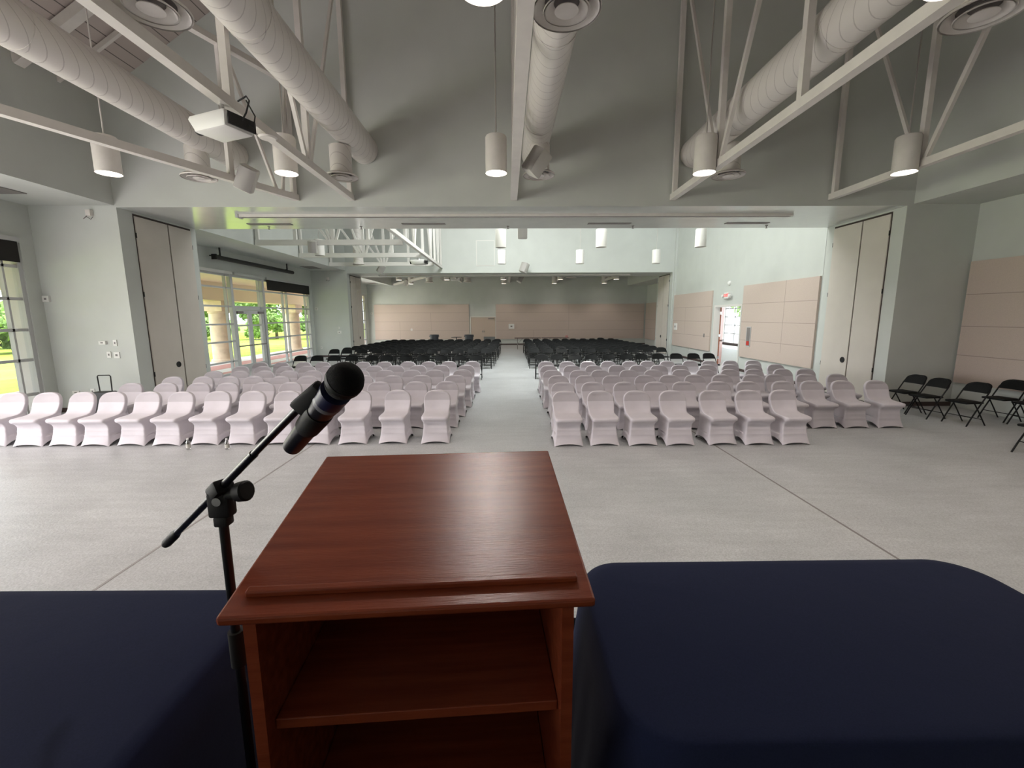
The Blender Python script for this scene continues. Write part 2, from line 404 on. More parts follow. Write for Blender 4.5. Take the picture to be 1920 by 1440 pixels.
for k, x in enumerate((-6.2, -3.8, .05, 3.35, 6.9)):
    o = MB().lathe([(.035, .07), (.035, .055), (.01, .05), (.01, .01), (.03, .008), (.03, 0)], 10).build('sprinkler_head', 'vent', loc=None)
    o.location = (x, 11.9, 4.395)
    tag(o, '%s sprinkler head from the left under the near soffit' % ORD[k+1], 'sprinkler', 'sprinkler heads under the near soffit')

# ------------------------------------------------------------------ glazed left walls
RAILS = (.5, 1.24, 1.88, 2.53, 3.2)
def glazing(n, y0, y1, vert_thick, vert_thin, skip=None, label=''):
    wd = struct(thing('window_%d' % n, label, 'window', (XW-.1, y0, 0)))
    b = MB(); t = .05
    b.box(-t, t, 0, y1-y0, 0, .07); b.box(-t, t, 0, y1-y0, 3.62, 3.69)
    for z in RAILS:
        segs = [(y0, y1)]
        if skip and z < 2.5: segs = [(y0, skip[0]), (skip[1], y1)]
        for a, c in segs: b.box(-t, t, a-y0, c-y0, z-.03, z+.03)
    for y in vert_thick: b.box(-t-.02, t+.02, y-y0-.07, y-y0+.07, 0, 3.69)
    for y in (y0+.04, y1-.04): b.box(-t-.02, t+.02, y-y0-.04, y-y0+.04, 0, 3.69)
    for y in vert_thin: b.box(-t, t, y-y0-.02, y-y0+.02, 0, 3.66)
    b.build('window_frame', 'alum', wd)
    g = MB()
    segs = [(y0, y1)] if not skip else [(y0, skip[0]), (skip[1], y1)]
    for a, c in segs: g.box(-.006, .006, a-y0+.02, c-y0-.02, .05, 3.64)
    if skip: g.box(-.006, .006, skip[0]-y0, skip[1]-y0, 2.5, 3.64)
    g.build('window_glass', 'glass', wd)
    return wd
glazing(1, Y0+.1, 9.55, (-.2, 2.2, 4.6, 7.0), (-.45, 1.95, 4.35, 6.75, 9.2), label='tall gridded window wall beside the near room')
glazing(2, 12.5, 23.02, (14.4, 16.62, 18.75), (16.3, 18.45, 20.38, 20.74, 22.6), (16.68, 18.68), label='gridded window wall with glass doors in the middle room')
glazing(3, 25.9, 32.0, (28, 30), (29.7,), label='gridded window wall of the far room seen as a sliver')
# double glass door in window 2
dd = struct(thing('door_5', 'double glazed exit door leading out to the porch', 'door', (XW-.1, 16.70, 0)))
for k in (0, 1):
    o_ = k*.98; f = MB()
    f.box(-.03, .03, o_, o_+.12, .02, 2.4); f.box(-.03, .03, o_+.86, o_+.98, .02, 2.4)
    f.box(-.03, .03, o_+.12, o_+.86, .02, .3); f.box(-.03, .03, o_+.12, o_+.86, 2.26, 2.4)
    f.box(-.025, .025, o_+.12, o_+.86, 1.78, 1.84)
    lf = f.build('door_leaf', 'alum', dd)
    MB().box(-.006, .006, o_+.12, o_+.86, .3, 2.26).build('door_glass', 'glass', lf)
    MB().box(.05, .09, o_+.06, o_+.92, 1.0, 1.05).build('push_bar', 'vent', lf)
    MB().box(.03, .10, o_+(.1 if k == 0 else .55), o_+(.45 if k == 0 else .9), 2.27, 2.36).build('door_closer', 'vent', lf)
    lb = MB(); random.seed(3+k); yy = o_+.2
    for j in range(6):      # frosted lettering on the glass, too small to read
        wj = .06; lb.box(.008, .01, yy, yy+.016, 1.15, 1.25)
        lb.box(.008, .01, yy, yy+wj, 1.235, 1.25)
        if j % 2: lb.box(.008, .01, yy, yy+wj, 1.15, 1.165)
        if j % 3: lb.box(.008, .01, yy+wj-.016, yy+wj, 1.15, 1.25)
        yy += .095
    lb.build('lettering', 'plate', lf)
MB().box(-.05, .05, -.02, 2.0, 2.41, 2.5).build('door_head', 'alum', dd)
# shades
def shade(y0, y1, drop, label, m='shade'):
    s = thing('roller_shade', label, 'shade', (XW, y0, 3.7))
    MB().box(.0, .07, 0, y1-y0, 0, .09).build('shade_box', 'alum' if m == 'shade' else m, s)
    if drop: MB().box(.025, .035, .03, y1-y0-.03, -drop, .0).build('shade_cloth', m, s)
shade(7.1, 9.5, .42, 'black roller shade part lowered over the near left window')
shade(18.9, 22.95, .43, 'black roller shade part lowered at the far bay of middle window')
shade(12.6, 16.55, 0, 'pale shade box over the first bay of the middle window', 'plate')
shade(16.7, 18.7, 0, 'shade box above the glass double door', 'paint')
# projector screen case
sc = thing('projection_screen', 'long black rolled projection screen hung above the left windows', 'screen', (XW+.37, 15.2, 4.15))
MB().tube([(0, 0, 0), (0, 5.4, 0)], .075, 14).build('screen_case', 'black', sc, smooth=True)
MB().box(-.09, .09, -.03, 0, -.09, .09).build('end_cap', 'black', sc)
for y in (.3, 4.9): MB().box(-.36, .02, y-.02, y+.02, .06, .1).box(-.02, .02, y-.02, y+.02, .05, .34).build('bracket', 'black', sc)
sm = tag(boxobj('soffit_vent', 'vent', -9.75, -9.15, 21.2, 22.2, 4.485, 4.498), 'grey grille in the low left soffit of the middle room', 'vent')
tag(boxobj('soffit_vent', 'vent', -9.7, -9.2, 7.6, 8.9, 4.485, 4.498), 'grey grille in the low left soffit of the near room', 'vent')
tag(boxobj('soffit_vent', 'vent', -9.6, -9.1, 30.6, 31.6, 4.438, 4.449), 'small grey grille in the left soffit of the far room', 'vent')

# ------------------------------------------------------------------ exit door and lobby
S_('trim_5', 'white', NR-.02, NR+.22, DY0-.07, DY0+.012, 0, DZ+.07)
S_('trim_6', 'white', NR-.02, NR+.22, DY1-.012, DY1+.07, 0, DZ+.07)
S_('trim_7', 'white', NR-.021, NR+.221, DY0+.012, DY1-.012, DZ-.012, DZ+.069)
ed = struct(thing('door_6', 'stained red-brown door swung open into the bright lobby', 'door', (NR+.21, DY1-.02, 0), math.radians(57)))
MB().box(0, .98, -.045, 0, .02, DZ-.02).build('door_leaf', 'door_red', ed)
MB().box(.1, .88, -.12, -.08, 1.0, 1.05).build('push_bar', 'vent', ed)
for z in (.25, 1.2, 2.15): MB().box(-.01, .02, -.06, .01, z, z+.12).build('hinge', 'chrome', ed)
ed2 = struct(thing('door_7', 'cream edge of the second lobby door leaf folded back', 'door', (NR+.2, DY0+.02, 0), math.radians(-3)))
MB().box(0, .98, 0, .045, .02, DZ-.02).build('door_leaf', 'doortan', ed2)
S_('floor_lobby', 'floor', XE+.2, 17, 11, 33.5, -.25, 0)
S_('wall_lobby_end', 'white', NR+.2, 16.6, 32.6, 32.8, 0, 3.6)
S_('wall_lobby_near', 'white', NR+.2, 16.6, 11, 11.2, 0, 3.6)
S_('ceiling_lobby', 'white', XE+.2, 16.7, 11, 32.8, 3.5, 3.6)
S_('ceiling_lobby_side', 'white', NR+.2, XE+.2, 12.2, 23.3, 3.5, 3.6)
S_('wall_lobby_head', 'white', 16.3, 16.5, 11, 33, 3.2, 3.6)
S_('baseboard_lobby', 'base', 15.9, 16.28, 11.2, 32.6, 0, .16)
wl = struct(thing('window_4', 'gridded lobby window beyond the open exit door', 'window', (16.4, 20, 0)))
b = MB()
for z in (.12, .8, 1.4, 2.0, 2.6, 3.15): b.box(-.04, .04, 0, 12.6, z-.03, z+.03)
for k in range(10): b.box(-.04, .04, k*1.4-.03, k*1.4+.03, 0, 3.2)
b.build('window_frame', 'alum', wl); MB().box(-.005, .005, 0, 12.6, .1, 3.15).build('window_glass', 'glass', wl)
# exit sign
ex = thing('exit_sign', 'white exit sign with red letters above the open lobby door', 'sign', (NR, 17.55, 2.78))
MB().box(-.12, 0, -.17, .17, 0, .24, bev=.01).build('sign_body', 'plate', ex)
def text_mesh(body, size, mname, parent, mtx, name='lettering', depth=.004):
    cu = bpy.data.curves.new('t', 'FONT'); cu.body = body; cu.size = size; cu.extrude = depth; cu.align_x = 'CENTER'; cu.align_y = 'CENTER'
    o = bpy.data.objects.new('t', cu); C.objects.link(o); bpy.context.view_layer.update()
    me = bpy.data.meshes.new_from_object(o.evaluated_get(bpy.context.evaluated_depsgraph_get()))
    bpy.data.objects.remove(o); me.materials.clear(); me.materials.append(M[mname])
    me.transform(mtx); r = bpy.data.objects.new(name, me); C.objects.link(r); r.parent = parent
    return r
faceX = Matrix(((0, 0, -1, -.124), (-1, 0, 0, 0), (0, 1, 0, .12), (0, 0, 0, 1)))
text_mesh('EXIT', .17, 'red', ex, faceX)
faceY = Matrix(((1, 0, 0, -.06), (0, 0, -1, -.174), (0, 1, 0, .12), (0, 0, 0, 1)))
for y in (-.27, .27):
    MB().lathe([(.02, 0), (.06, .03), (.065, .09), (.05, .1)], 14, Matrix.Translation((-.06, y, .1)) @ Matrix.Rotation(-PI/2, 4, 'Y')).build('lamp_head', 'plate', ex, smooth=True)
    MB().tube([(-.05, y*.55, .1), (-.05, y, .1)], .012, 8).build('arm', 'plate', ex)
o = MB().lathe([(.09, 0), (.09, .03), (.06, .07), (.02, .08)], 20, Matrix.Rotation(-PI/2, 4, 'Y')).build('wall_alarm', 'plate', smooth=True); o.location = (NR, 17.55, 3.38)
tag(o, 'round white alarm sounder on the wall above the exit sign', 'alarm')

# ------------------------------------------------------------------ acoustic panels
def seams(b, axis, a0, a1, z0, z1, zs, ys, face, out):
    """dark grooves"""
    for z in zs:
        if axis == 'y': b.box(min(face, face+out), max(face, face+out), a0, a1, z-.008, z+.008)
        else: b.box(a0, a1, min(face, face+out), max(face, face+out), z-.008, z+.008)
    for a, za, zb in ys:
        if axis == 'y': b.box(min(face, face+out), max(face, face+out), a-.008, a+.008, za, zb)
        else: b.box(a-.008, a+.008, min(face, face+out), max(face, face+out), za, zb)
M['seam'] = mat('panel_seam', (.36, .29, .25), .95)
def panel_side(label, x, y0, y1, z0, z1, zs, ys, s=-1):
    p = thing('acoustic_panel', label, 'wall panel', (x+s*.003, (y0+y1)/2, z0))
    o = MB().box(min(0, s*.06), max(0, s*.06), -(y1-y0)/2, (y1-y0)/2, 0, z1-z0).build('panel_fabric', 'panel', p)
    b = MB(); c = (y0+y1)/2
    seams(b, 'y', y0-c, y1-c, 0, z1-z0, [z-z0 for z in zs], [(a-c, za-z0, zb-z0) for a, za, zb in ys], s*.06, s*.001)
    b.build('panel_seams', 'seam', p)
    return p
panel_side('beige acoustic panel on the right wall between near jamb and exit door', NR, 12.42, 16.38, .57, 3.2, (1.2, 1.87, 2.53), [(13.9, .9, 3.2)])
panel_side('beige acoustic panel on the right wall beyond the exit door', NR, 18.88, 23.15, .57, 3.17, (1.2, 1.85, 2.5), [(21.6, 1.2, 2.5)])
panel_side('beige acoustic panel filling the right wall of the near room', XE, -2.0, 9.78, .57, 3.27, (1.2, 1.85, 2.55), [(5, .57, 3.27), (7.6, 1.2, 2.55)])
panel_side('beige acoustic panel on the right wall of the far room', XE, 26, Y3-.08, .42, 3.02, (1.2, 1.85), [])
def panel_end(label, x0, x1, zs, ys):
    p = thing('acoustic_panel', label, 'wall panel', ((x0+x1)/2, Y3-.003, .44)); c = (x0+x1)/2
    MB().box(x0-c, x1-c, -.06, 0, 0, 2.56).build('panel_fabric', 'panel', p)
    b = MB(); seams(b, 'x', x0-c, x1-c, 0, 2.56, [z-.44 for z in zs], [(a-c, za-.44, zb-.44) for a, za, zb in ys], -.06, -.001)
    b.build('panel_seams', 'seam', p)
panel_end('wide beige acoustic panel on far wall left of the tan door', -9.75, -2.78, (1.1, 1.75, 2.4), [(-7.9, .44, 1.75), (-5.6, 1.1, 2.4)])
panel_end('wide beige acoustic panel on far wall right of the tan door', -.8, 10.2, (1.1, 1.75, 2.4), [(2, .44, 1.1), (4.6, 1.1, 3)])
# tan double door in the far wall
td = struct(thing('door_8', 'tan double door in the far wall behind the black chairs', 'door', (-1.72, Y3, 0)))
MB().box(-1.0, -.93, -.05, 0, 0, 2.12).box(.88, .95, -.05, 0, 0, 2.12).box(-.93, .88, -.05, 0, 2.05, 2.12).build('door_frame', 'white', td)
for k in (0, 1):
    lf = MB().box(-.92+k*.9, -.03+k*.9, -.035, -.002, .01, 2.04).build('door_leaf', 'doortan', td)
    if k: MB().box(-.9+k*.9, -.06+k*.9, -.04, -.03, .05, .62).build('kick_plate', 'kick', lf); MB().box(.35, .8, -.1, -.035, 1.92, 1.99).build('door_closer', 'vent', lf)
    MB().box(-.1 if k == 0 else .03, -.06 if k == 0 else .07, -.09, -.035, .95, 1.07).build('handle', 'chrome', lf)

def plate(label, cat, name, x, y, z, w_, h_, ax, m='plate', d=.02, group=None):
    """small wall plate; ax is the outward direction"""
    t = thing(name, label, cat, (x, y, z), 0, group)
    if ax in ('-y',): MB().box(-w_/2, w_/2, -d, 0, 0, h_, bev=.004).build('plate', m, t); MB().box(-w_/6, w_/6, -d-.006, -d, h_*.35, h_*.65).build('toggle', 'vent', t)
    elif ax == '-x': MB().box(-d, 0, -w_/2, w_/2, 0, h_, bev=.004).build('plate', m, t); MB().box(-d-.006, -d, -w_/6, w_/6, h_*.35, h_*.65).build('toggle', 'vent', t)
    elif ax == '+x': MB().box(0, d, -w_/2, w_/2, 0, h_, bev=.004).build('plate', m, t); MB().box(d, d+.006, -w_/6, w_/6, h_*.35, h_*.65).build('toggle', 'vent', t)
    return t
YF = Y1
plate('small white thermostat with grey dial high on left pier', 'thermostat', 'thermostat', -9.02, YF, 1.54, .15, .08, '-y', d=.05)
plate('narrow blank plate beside the thermostat on the left pier', 'wall plate', 'wall_plate', -8.76, YF, 1.50, .08, .14, '-y')
plate('left light switch of the pair on the left pier', 'switch', 'light_switch', -8.93, YF, 1.24, .09, .14, '-y')
plate('right square control plate of the pair on the left pier', 'switch', 'light_switch', -8.76, YF, 1.23, .13, .14, '-y')
plate('white motion sensor in the corner beside the near left window', 'sensor', 'wall_sensor', -10.1, YF, 2.48, .14, .13, '-y', d=.05)
plate('white power outlet low on left pier behind the luggage handle', 'outlet', 'power_outlet', -9.42, YF, .42, .09, .12, '-y')
plate('low double outlet on left pier left of the luggage', 'outlet', 'power_outlet', -9.8, YF, .42, .16, .07, '-y')
plate('small switch cluster on the far left pier', 'switch', 'light_switch', -8.9, Y2, 1.25, .2, .14, '-y')
plate('upper small plate on the far left pier above the switch cluster', 'wall plate', 'wall_plate', -8.9, Y2, 1.5, .09, .1, '-y')
plate('white sensor on the far left pier beside the window', 'sensor', 'wall_sensor', -10.02, Y2, 2.48, .14, .14, '-y', d=.05)
plate('power outlet low on the far left pier', 'outlet', 'power_outlet', -9.9, Y2, .45, .08, .12, '-y')
plate('white control box on the far beige panel right of the tan door', 'control box', 'control_box', .35, Y3-.062, 1.2, .42, .36, '-y', d=.05)
plate('small white outlet on the far left beige panel', 'outlet', 'power_outlet', -7.05, Y3-.062, 1.1, .12, .14, '-y')
plate('white corner sensor beside the far left beige panel', 'sensor', 'wall_sensor', -9.95, Y3, 2.3, .14, .14, '-y', d=.05)
plate('white control box at far end of the right wall panel', 'control box', 'control_box', NR-.062, 22.7, 1.38, .34, .34, '-x', d=.05)
plate('small dark switch on the panel beside the exit door', 'switch', 'light_switch', NR-.062, 19.4, 1.15, .1, .16, '-x', 'vent')
plate('white outlet under the right wall panel beyond the exit door', 'outlet', 'power_outlet', NR, 21.0, .42, .08, .12, '-x')
fe = thing('extinguisher_cabinet', 'narrow glazed fire extinguisher cabinet in the right wall panel', 'cabinet', (NR-.062, 15.8, .98))
MB().box(-.02, 0, -.14, .14, 0, .72).build('frame', 'alum', fe); MB().box(-.024, -.02, -.11, .11, .03, .69).build('cabinet_glass', 'vent', fe)
MB().box(-.027, -.024, -.09, .09, .05, .2).build('red_decal', 'redp', fe)
# access hatch high on the far header, cable stubs
ah = thing('access_hatch', 'flush square access hatch high on the far header wall', 'hatch', (-1.08, Y2, 4.72))
MB().box(-.48, .48, -.015, 0, 0, 1.28).build('frame', 'white', ah); MB().box(-.45, .45, -.02, -.012, .03, 1.25).build('hatch_door', 'paint', ah)
for (x, y, z, l) in ((-8.88, YF, 4.28, 'wall bracket with dangling cables high on the near left pier'), (-9.3, Y2, 4.05, 'wall bracket with dangling cables high on the far left pier')):
    t = thing('wall_bracket', l, 'bracket', (x, y, z))
    MB().box(-.05, .05, -.08, 0, 0, .12).build('bracket_plate', 'steel', t)
    MB().tube([(-.05, -.05, 0), (-.09, -.09, -.07), (-.02, -.1, -.03), (.05, -.08, -.08), (.09, -.06, -.02)], .008, 6).build('cable', 'vent', t)

# ------------------------------------------------------------------ trusses
ZC = 4.64
def truss_y(x, ya, yb, label, nodes, ztop, m='steel', name='roof_truss', w_=.12, group=None):
    """truss in the plane X=x; ya near end, yb at the wall; nodes = list of y where webs meet the bottom chord"""
    t = thing(name, label, 'truss', (x, yb, ZC), 0, group)
    MB().box(-w_/2, w_/2, ya-yb, 0, -.06, .06).build('bottom_chord', m, t)
    MB().box(-w_/2, w_/2, ya-yb, 0, ztop-ZC, ztop-ZC+.12).build('top_chord', m, t)
    MB().box(-.045, .045, -.14, -.05, .06, ztop-ZC).build('post', m, t)
    bot = True; prev = -.1
    for k, y in enumerate(nodes):
        yy = y-yb
        MB().box(-.045, .045, yy-.045, yy+.045, .06, ztop-ZC).build('post', m, t)
        nxt = (nodes[k+1]-yb) if k+1 < len(nodes) else ya-yb+.1
        if k % 2 == 0:
            MB().beam((0, yy+.08, .06), (0, prev-.06, ztop-ZC-.02), .05, .06).build('diagonal', m, t)
            MB().beam((0, yy-.08, .06), (0, nxt+.06, ztop-ZC-.02), .06, .07).build('diagonal', m, t)
        prev = yy
    return t
G = 'steel roof trusses of the near room'
nodes = (7.77, 5.68, 3.6, 1.5)
truss_y(-3.3, -1, Y1-.01, 'painted steel truss running under the ceiling, carrying the near projector', nodes, 8.9, group=G)
truss_y(.17, -1, Y1-.01, 'painted steel truss running along the centre duct', nodes, 8.9, group=G, w_=.14)
truss_y(3.6, -1, Y1-.01, 'painted steel truss right of centre beside the right duct', nodes, 8.9, group=G)
truss_y(7.05, -1, Y1-.01, 'painted steel truss farthest right near the right soffit', nodes, 8.9, group=G)
# slanting truss at left : from (-4.46, 9.82) out towards (-6.9, 4.1)
A = Vector((-4.46, Y1-.01, ZC)); B = Vector((-6.55, 4.95, ZC)); d = (B-A); L_ = d.length; ang = math.atan2(d.y, d.x)+PI/2
tl = thing('roof_truss', 'painted steel truss slanting across the upper left below the ducts', 'truss', tuple(A), ang, G)
MB().box(-.06, .06, -L_, 0, -.06, .06).build('bottom_chord', 'steel', tl)
MB().box(-.06, .06, -3.3, 0, 2.2, 2.3).build('top_chord', 'steel', tl)
for yy in (-.08, -1.45): MB().box(-.045, .045, yy-.045, yy+.045, .06, 2.2).build('post', 'steel', tl)
MB().beam((0, -.5, .06), (0, -1.35, 2.2), .05, .05).build('diagonal', 'steel', tl)
MB().beam((0, -.35, .06), (0, -.1, 2.2), .05, .05).build('diagonal', 'steel', tl)
# middle room : one long truss and three cross trusses
GM = 'white steel trusses of the middle room'
ZC = 4.66
truss_y(-3.38, Y1B+.01, Y2-.01, 'long white truss in the middle room pointing to the far header', (22.3, 21.2, 20.1, 18.2, 16.6, 15.1, 13.6), 8.9, 'steel_w', group=GM)
for y, l in ((15.1, 'nearest white cross truss at upper left of the middle room'), (18.2, 'middle white cross truss at upper left of the middle room'), (21.2, 'farthest white cross truss at upper left of the middle room')):
    t = thing('cross_truss', l, 'truss', (NL, y, 4.5), 0, GM); W = -3.46-NL
    MB().box(.02, W, -.06, .06, 0, .17).build('bottom_chord', 'steel_w', t)
    MB().box(.02, W, -.06, .06, 3.2, 3.35).build('top_chord', 'steel_w', t)
    for x in (.1, 1.35, 2.6, 3.75): MB().box(x-.05, x+.05, -.05, .05, .17, 3.2).build('post', 'steel_w', t)
    for x0, x1 in ((2.5, 1.45), (2.7, 3.7), (2.42, .25)): MB().beam((x0, 0, .17), (x1, 0, 3.2), .07, .07).build('diagonal', 'steel_w', t)
# far room
GF = 'steel roof trusses of the far room'
ZC = 4.62
for x, l in ((-3.3, 'left of the far projector'), (.2, 'near the centre of the far room'), (3.6, 'right of centre in the far room'), (7.0, 'farthest right in the far room')):
    truss_y(x, Y2B+.01, Y3-.01, 'dim steel truss tip %s' % l, (30.4, 28.3, 26.5), 6.7, group=GF, w_=.13)
A = Vector((-8.2, Y3-.05, 4.45)); B = Vector((-5.4, 30.2, 4.8))
t = thing('roof_truss', 'warm-lit truss chord slanting at upper left of the far room', 'truss', tuple(A), 0, GF)
MB().beam((0, 0, 0), tuple(B-A), .12, .14).build('bottom_chord', 'steel', t)
MB().beam((1.6, -1.2, .1), (.9, -.8, 1.4), .07, .07).build('diagonal', 'steel', t)
MB().beam((1.7, -1.3, .1), (2.1, -1.5, 1.4), .07, .07).build('diagonal', 'steel', t)

# ------------------------------------------------------------------ ducts and diffusers
def diffuser(x, y, z, label, r=.3, drop_to=5.3, dr=.2, group='round ceiling diffusers'):
    t = thing('air_diffuser', label, 'diffuser', (x, y, z), 0, group)
    s = r/.3
    MB().lathe([(dr, .0+.06), (dr, drop_to-z)], 28, cap0=False, cap1=False).build('neck', 'duct', t, smooth=True)
    MB().lathe([(.3*s, 0), (.305*s, .02), (.27*s, .05), (dr, .07), (dr-.01, .065), (.255*s, .035), (.285*s, .004)], 36, cap0=False, cap1=False).build('outer_cone', 'steel', t, smooth=True)
    MB().lathe([(.2*s, -.01), (.205*s, .0), (.12*s, .06), (.11*s, .06), (.185*s, -.005)], 32, cap0=False, cap1=False).build('middle_cone', 'steel', t, smooth=True)
    MB().lathe([(.001, -.02), (.06*s, -.018), (.105*s, -.005), (.1*s, .005), (.04*s, .03), (.001, .03)], 28, cap0=False, cap1=False).build('centre_disc', 'steel', t, smooth=True)
    MB().lathe([(dr-.012, .08), (.001, .081)], 24, cap0=True, cap1=False).build('throat', 'vent', t)
    return t
def duct(x, z, ya, yb, r, label, group):
    t = thing('air_duct', label, 'duct', (x, yb, z), 0, group)
    MB().tube([(0, ya-yb, 0), (0, -.02, 0)], r, 32).build('duct_body', 'duct', t, smooth=True)
    for y in (-1.7, -4.2):
        MB().tube([(0, y, 0), (0, y+.06, 0)], r+.006, 32).build('band', 'duct', t, smooth=True)
GD = 'spiral ducts of the near room'
duct(-5.68, 5.47, -1, Y1, .27, 'fat spiral duct at far left under the sloping deck', GD)
duct(-2.98, 5.6, -1, Y1, .29, 'fat spiral duct left of centre above the projector truss', GD)
duct(.6, 5.5, -1, Y1, .26, 'fat spiral duct along the centre truss', GD)
duct(4.0, 5.52, -1, Y1, .29, 'fat spiral duct right of centre behind the right truss', GD)
diffuser(-5.85, 8.85, 4.75, 'round diffuser below the far left duct near the wall')
diffuser(-3.13, 8.82, 4.75, 'round diffuser below the left duct near the wall')
diffuser(.63, 8.73, 4.75, 'round diffuser below the centre duct behind the tilted speaker')
diffuser(4.26, 8.75, 4.75, 'round diffuser below the right duct near the wall')
diffuser(-3.05, 4.23, 4.75, 'large close diffuser at the top left of the view')
diffuser(.54, 4.23, 4.75, 'large close diffuser at top centre of the view')
diffuser(4.26, 4.26, 4.75, 'large close diffuser at the top right of the view')
diffuser(-6.85, 20.8, 4.52, 'white diffuser drop behind cross trusses of the middle room', .26, 9.29, .22)
diffuser(-5.45, 31.4, 4.5, 'dim diffuser drop left in the far room', .3, 6.99, .24)
diffuser(-2.75, 31.2, 4.5, 'dim diffuser drop right of the far projector', .3, 6.99, .24)
diffuser(4.3, 29.4, 4.62, 'flat diffuser right of centre in the far room', .34, 6.99, .2)

# ------------------------------------------------------------------ pendants
def pendant_proto(lit, name='pendant_light'):
    t = thing(name, 'x', 'pendant light')
    m = 'steel' if lit else 'steel_w'
    sh = MB().lathe([(.176, .02), (.18, 0), (.18, .56), (.165, .585), (.05, .60)], 28, cap0=False).build('lamp_shade', m, t, smooth=True)
    MB().lathe([(.001, .03), (.172, .03)], 28, cap0=False, cap1=False).build('lamp_lens', 'lens' if lit else 'lens_off', sh)
    return t
PL = pendant_proto(True); PU = pendant_proto(False)
used = {True: False, False: False}
def pendant(x, y, z, lit, label, group):
    src = PL if lit else PU
    o = src if not used[lit] else copy_tree(src)
    used[lit] = True
    o.location = (x, y, z); o['label'] = label; o['group'] = group
    top_z = 7.0 if y > Y2B else (HC if (x > -4.3 or y > Y1) else 6.46+(x-NL+.25)*(9.25-6.46)/(-4.3-NL+.25))
    MB().tube([(0, 0, .6), (0, 0, top_z-z+.008)], .011, 8).build('cable', 'steel' if lit else 'steel_w', o)
    return o
GP = 'lit pendant lights of the near room'
for x, l in ((-6.65, 'farthest left beyond the slanting truss'), (-3.69, 'behind the projector truss'), (-.16, 'hanging alone at centre'), (3.38, 'left of the right duct end'), (6.82, 'farthest right beside the right truss')):
    pendant(x, 7.8, 4.51, True, 'lit white cylinder pendant %s' % l, GP)
pendant(-.16, 3.62, 4.51, True, 'lit pendant just above the top edge, showing only as a glow', GP)
pendant(3.3, 3.55, 4.51, True, 'lit pendant at the top right edge beside the close truss', GP)
GU = 'unlit pendant lights of the middle room'
for x, y, l in ((-.18, 15.1, 'nearer of the stacked pair at centre'), (3.2, 15.1, 'nearer one right of centre'), (6.56, 15.1, 'nearer one before the right wall'),
                (-.2, 19.7, 'farther of the stacked pair at centre'), (3.25, 19.7, 'farther one right of centre'), (6.63, 19.7, 'farther one before the right jamb'), (-7.0, 16.9, 'behind the cross trusses at left')):
    pendant(x, y, 4.4, False, 'unlit white cylinder pendant, %s' % l, GU)
GL = 'lit pendant lights of the far room'
fx = ((-6.75, 'far left'), (-3.75, 'left of the far projector'), (-.18, 'centre'), (3.4, 'right of centre'), (6.95, 'far right'))
for x, l in fx:
    for y, l2 in ((28.0, 'nearer'), (31.4, 'farther')):
        if (x, y) == (-3.75, 31.4): continue
        pendant(x, y, 4.4, True, '%s lit pendant at %s of the far room' % (l2, l), GL)
# the light the lit lamps give
def spot(x, y, z, watt, col=(1, .90, .82)):
    d = bpy.data.lights.new('lamp_light', 'SPOT'); d.energy = watt; d.color = col; d.spot_size = 2.2; d.spot_blend = .6; d.shadow_soft_size = .12
    o = bpy.data.objects.new('lamp_light', d); C.objects.link(o); o.location = (x, y, z)
for x in (-6.65, -3.69, -.16, 3.38, 6.82): spot(x, 7.8, 4.48, 70)
for x in (-6.65, -3.69, -.16, 3.3, 6.82): spot(x, 3.6, 4.48, 190)
for x, l in fx: spot(x, 30.6, 4.36, 70)

# ------------------------------------------------------------------ speakers
def speaker(x, y, z, rot, label, s=1, m='speaker'):
    t = thing('wall_speaker', label, 'speaker', (x, y, z)); t.rotation_euler = rot; t.scale = (s, s, s)
    MB().box(-.15, .15, -.02, .24, -.22, .22, bev=.03).build('speaker_case', m, t, smooth=True)
    g = MB(); n = 12; pts = []
    for k in range(n+1): pts.append((-.145+.29*k/n, -.02-.05*math.sin(PI*k/n)))
    A = [g.bm.verts.new((a, b_, -.2)) for a, b_ in pts]; B_ = [g.bm.verts.new((a, b_, .2)) for a, b_ in pts]
    for k in range(n): g.bm.faces.new((A[k], A[k+1], B_[k+1], B_[k]))
    g.bm.faces.new(A[::-1]+[]) if False else None
    g.build('speaker_grille', 'grille', t, smooth=True)
    MB().tube([(0, .24, 0), (0, .34, .06)], .03, 10).build('mounting_arm', 'steel', t)
    return t
speaker(-4.76, 8.45, 4.62, (math.radians(20), math.radians(24), math.radians(22)), 'wedge speaker hung at the end of the slanting left truss')
speaker(.47, 7.95, 4.8, (math.radians(-24), math.radians(26), math.radians(-55)), 'tilted wedge speaker hung beside the centre truss')
speaker(-6.45, 15.0, 4.42, (math.radians(18), math.radians(6), math.radians(8)), 'grey wedge speaker under the nearest cross truss', .9)
speaker(-6.25, 22.4, 4.48, (math.radians(20), math.radians(28), math.radians(35)), 'white wedge speaker before the far header at left', 1)
speaker(.86, 22.7, 4.6, (math.radians(-14), math.radians(14), math.radians(-35)), 'white wedge speaker before the far header at centre', 1.15)
speaker(.5, 13.6, 4.62, (math.radians(25), 0, 0), 'speaker base peeking just below the near soffit at centre', .95)
speaker(-7.1, 31.4, 4.5, (math.radians(15), math.radians(30), 0), 'dim wedge speaker at left in the far room', 1)
speaker(-4.1, 29.0, 4.66, (math.radians(15), math.radians(35), 0), 'dim wedge speaker left of the far projector', 1)
speaker(.95, 29.6, 4.6, (math.radians(-15), math.radians(30), 0), 'dim wedge speaker beside the centre truss of the far room', 1.1)

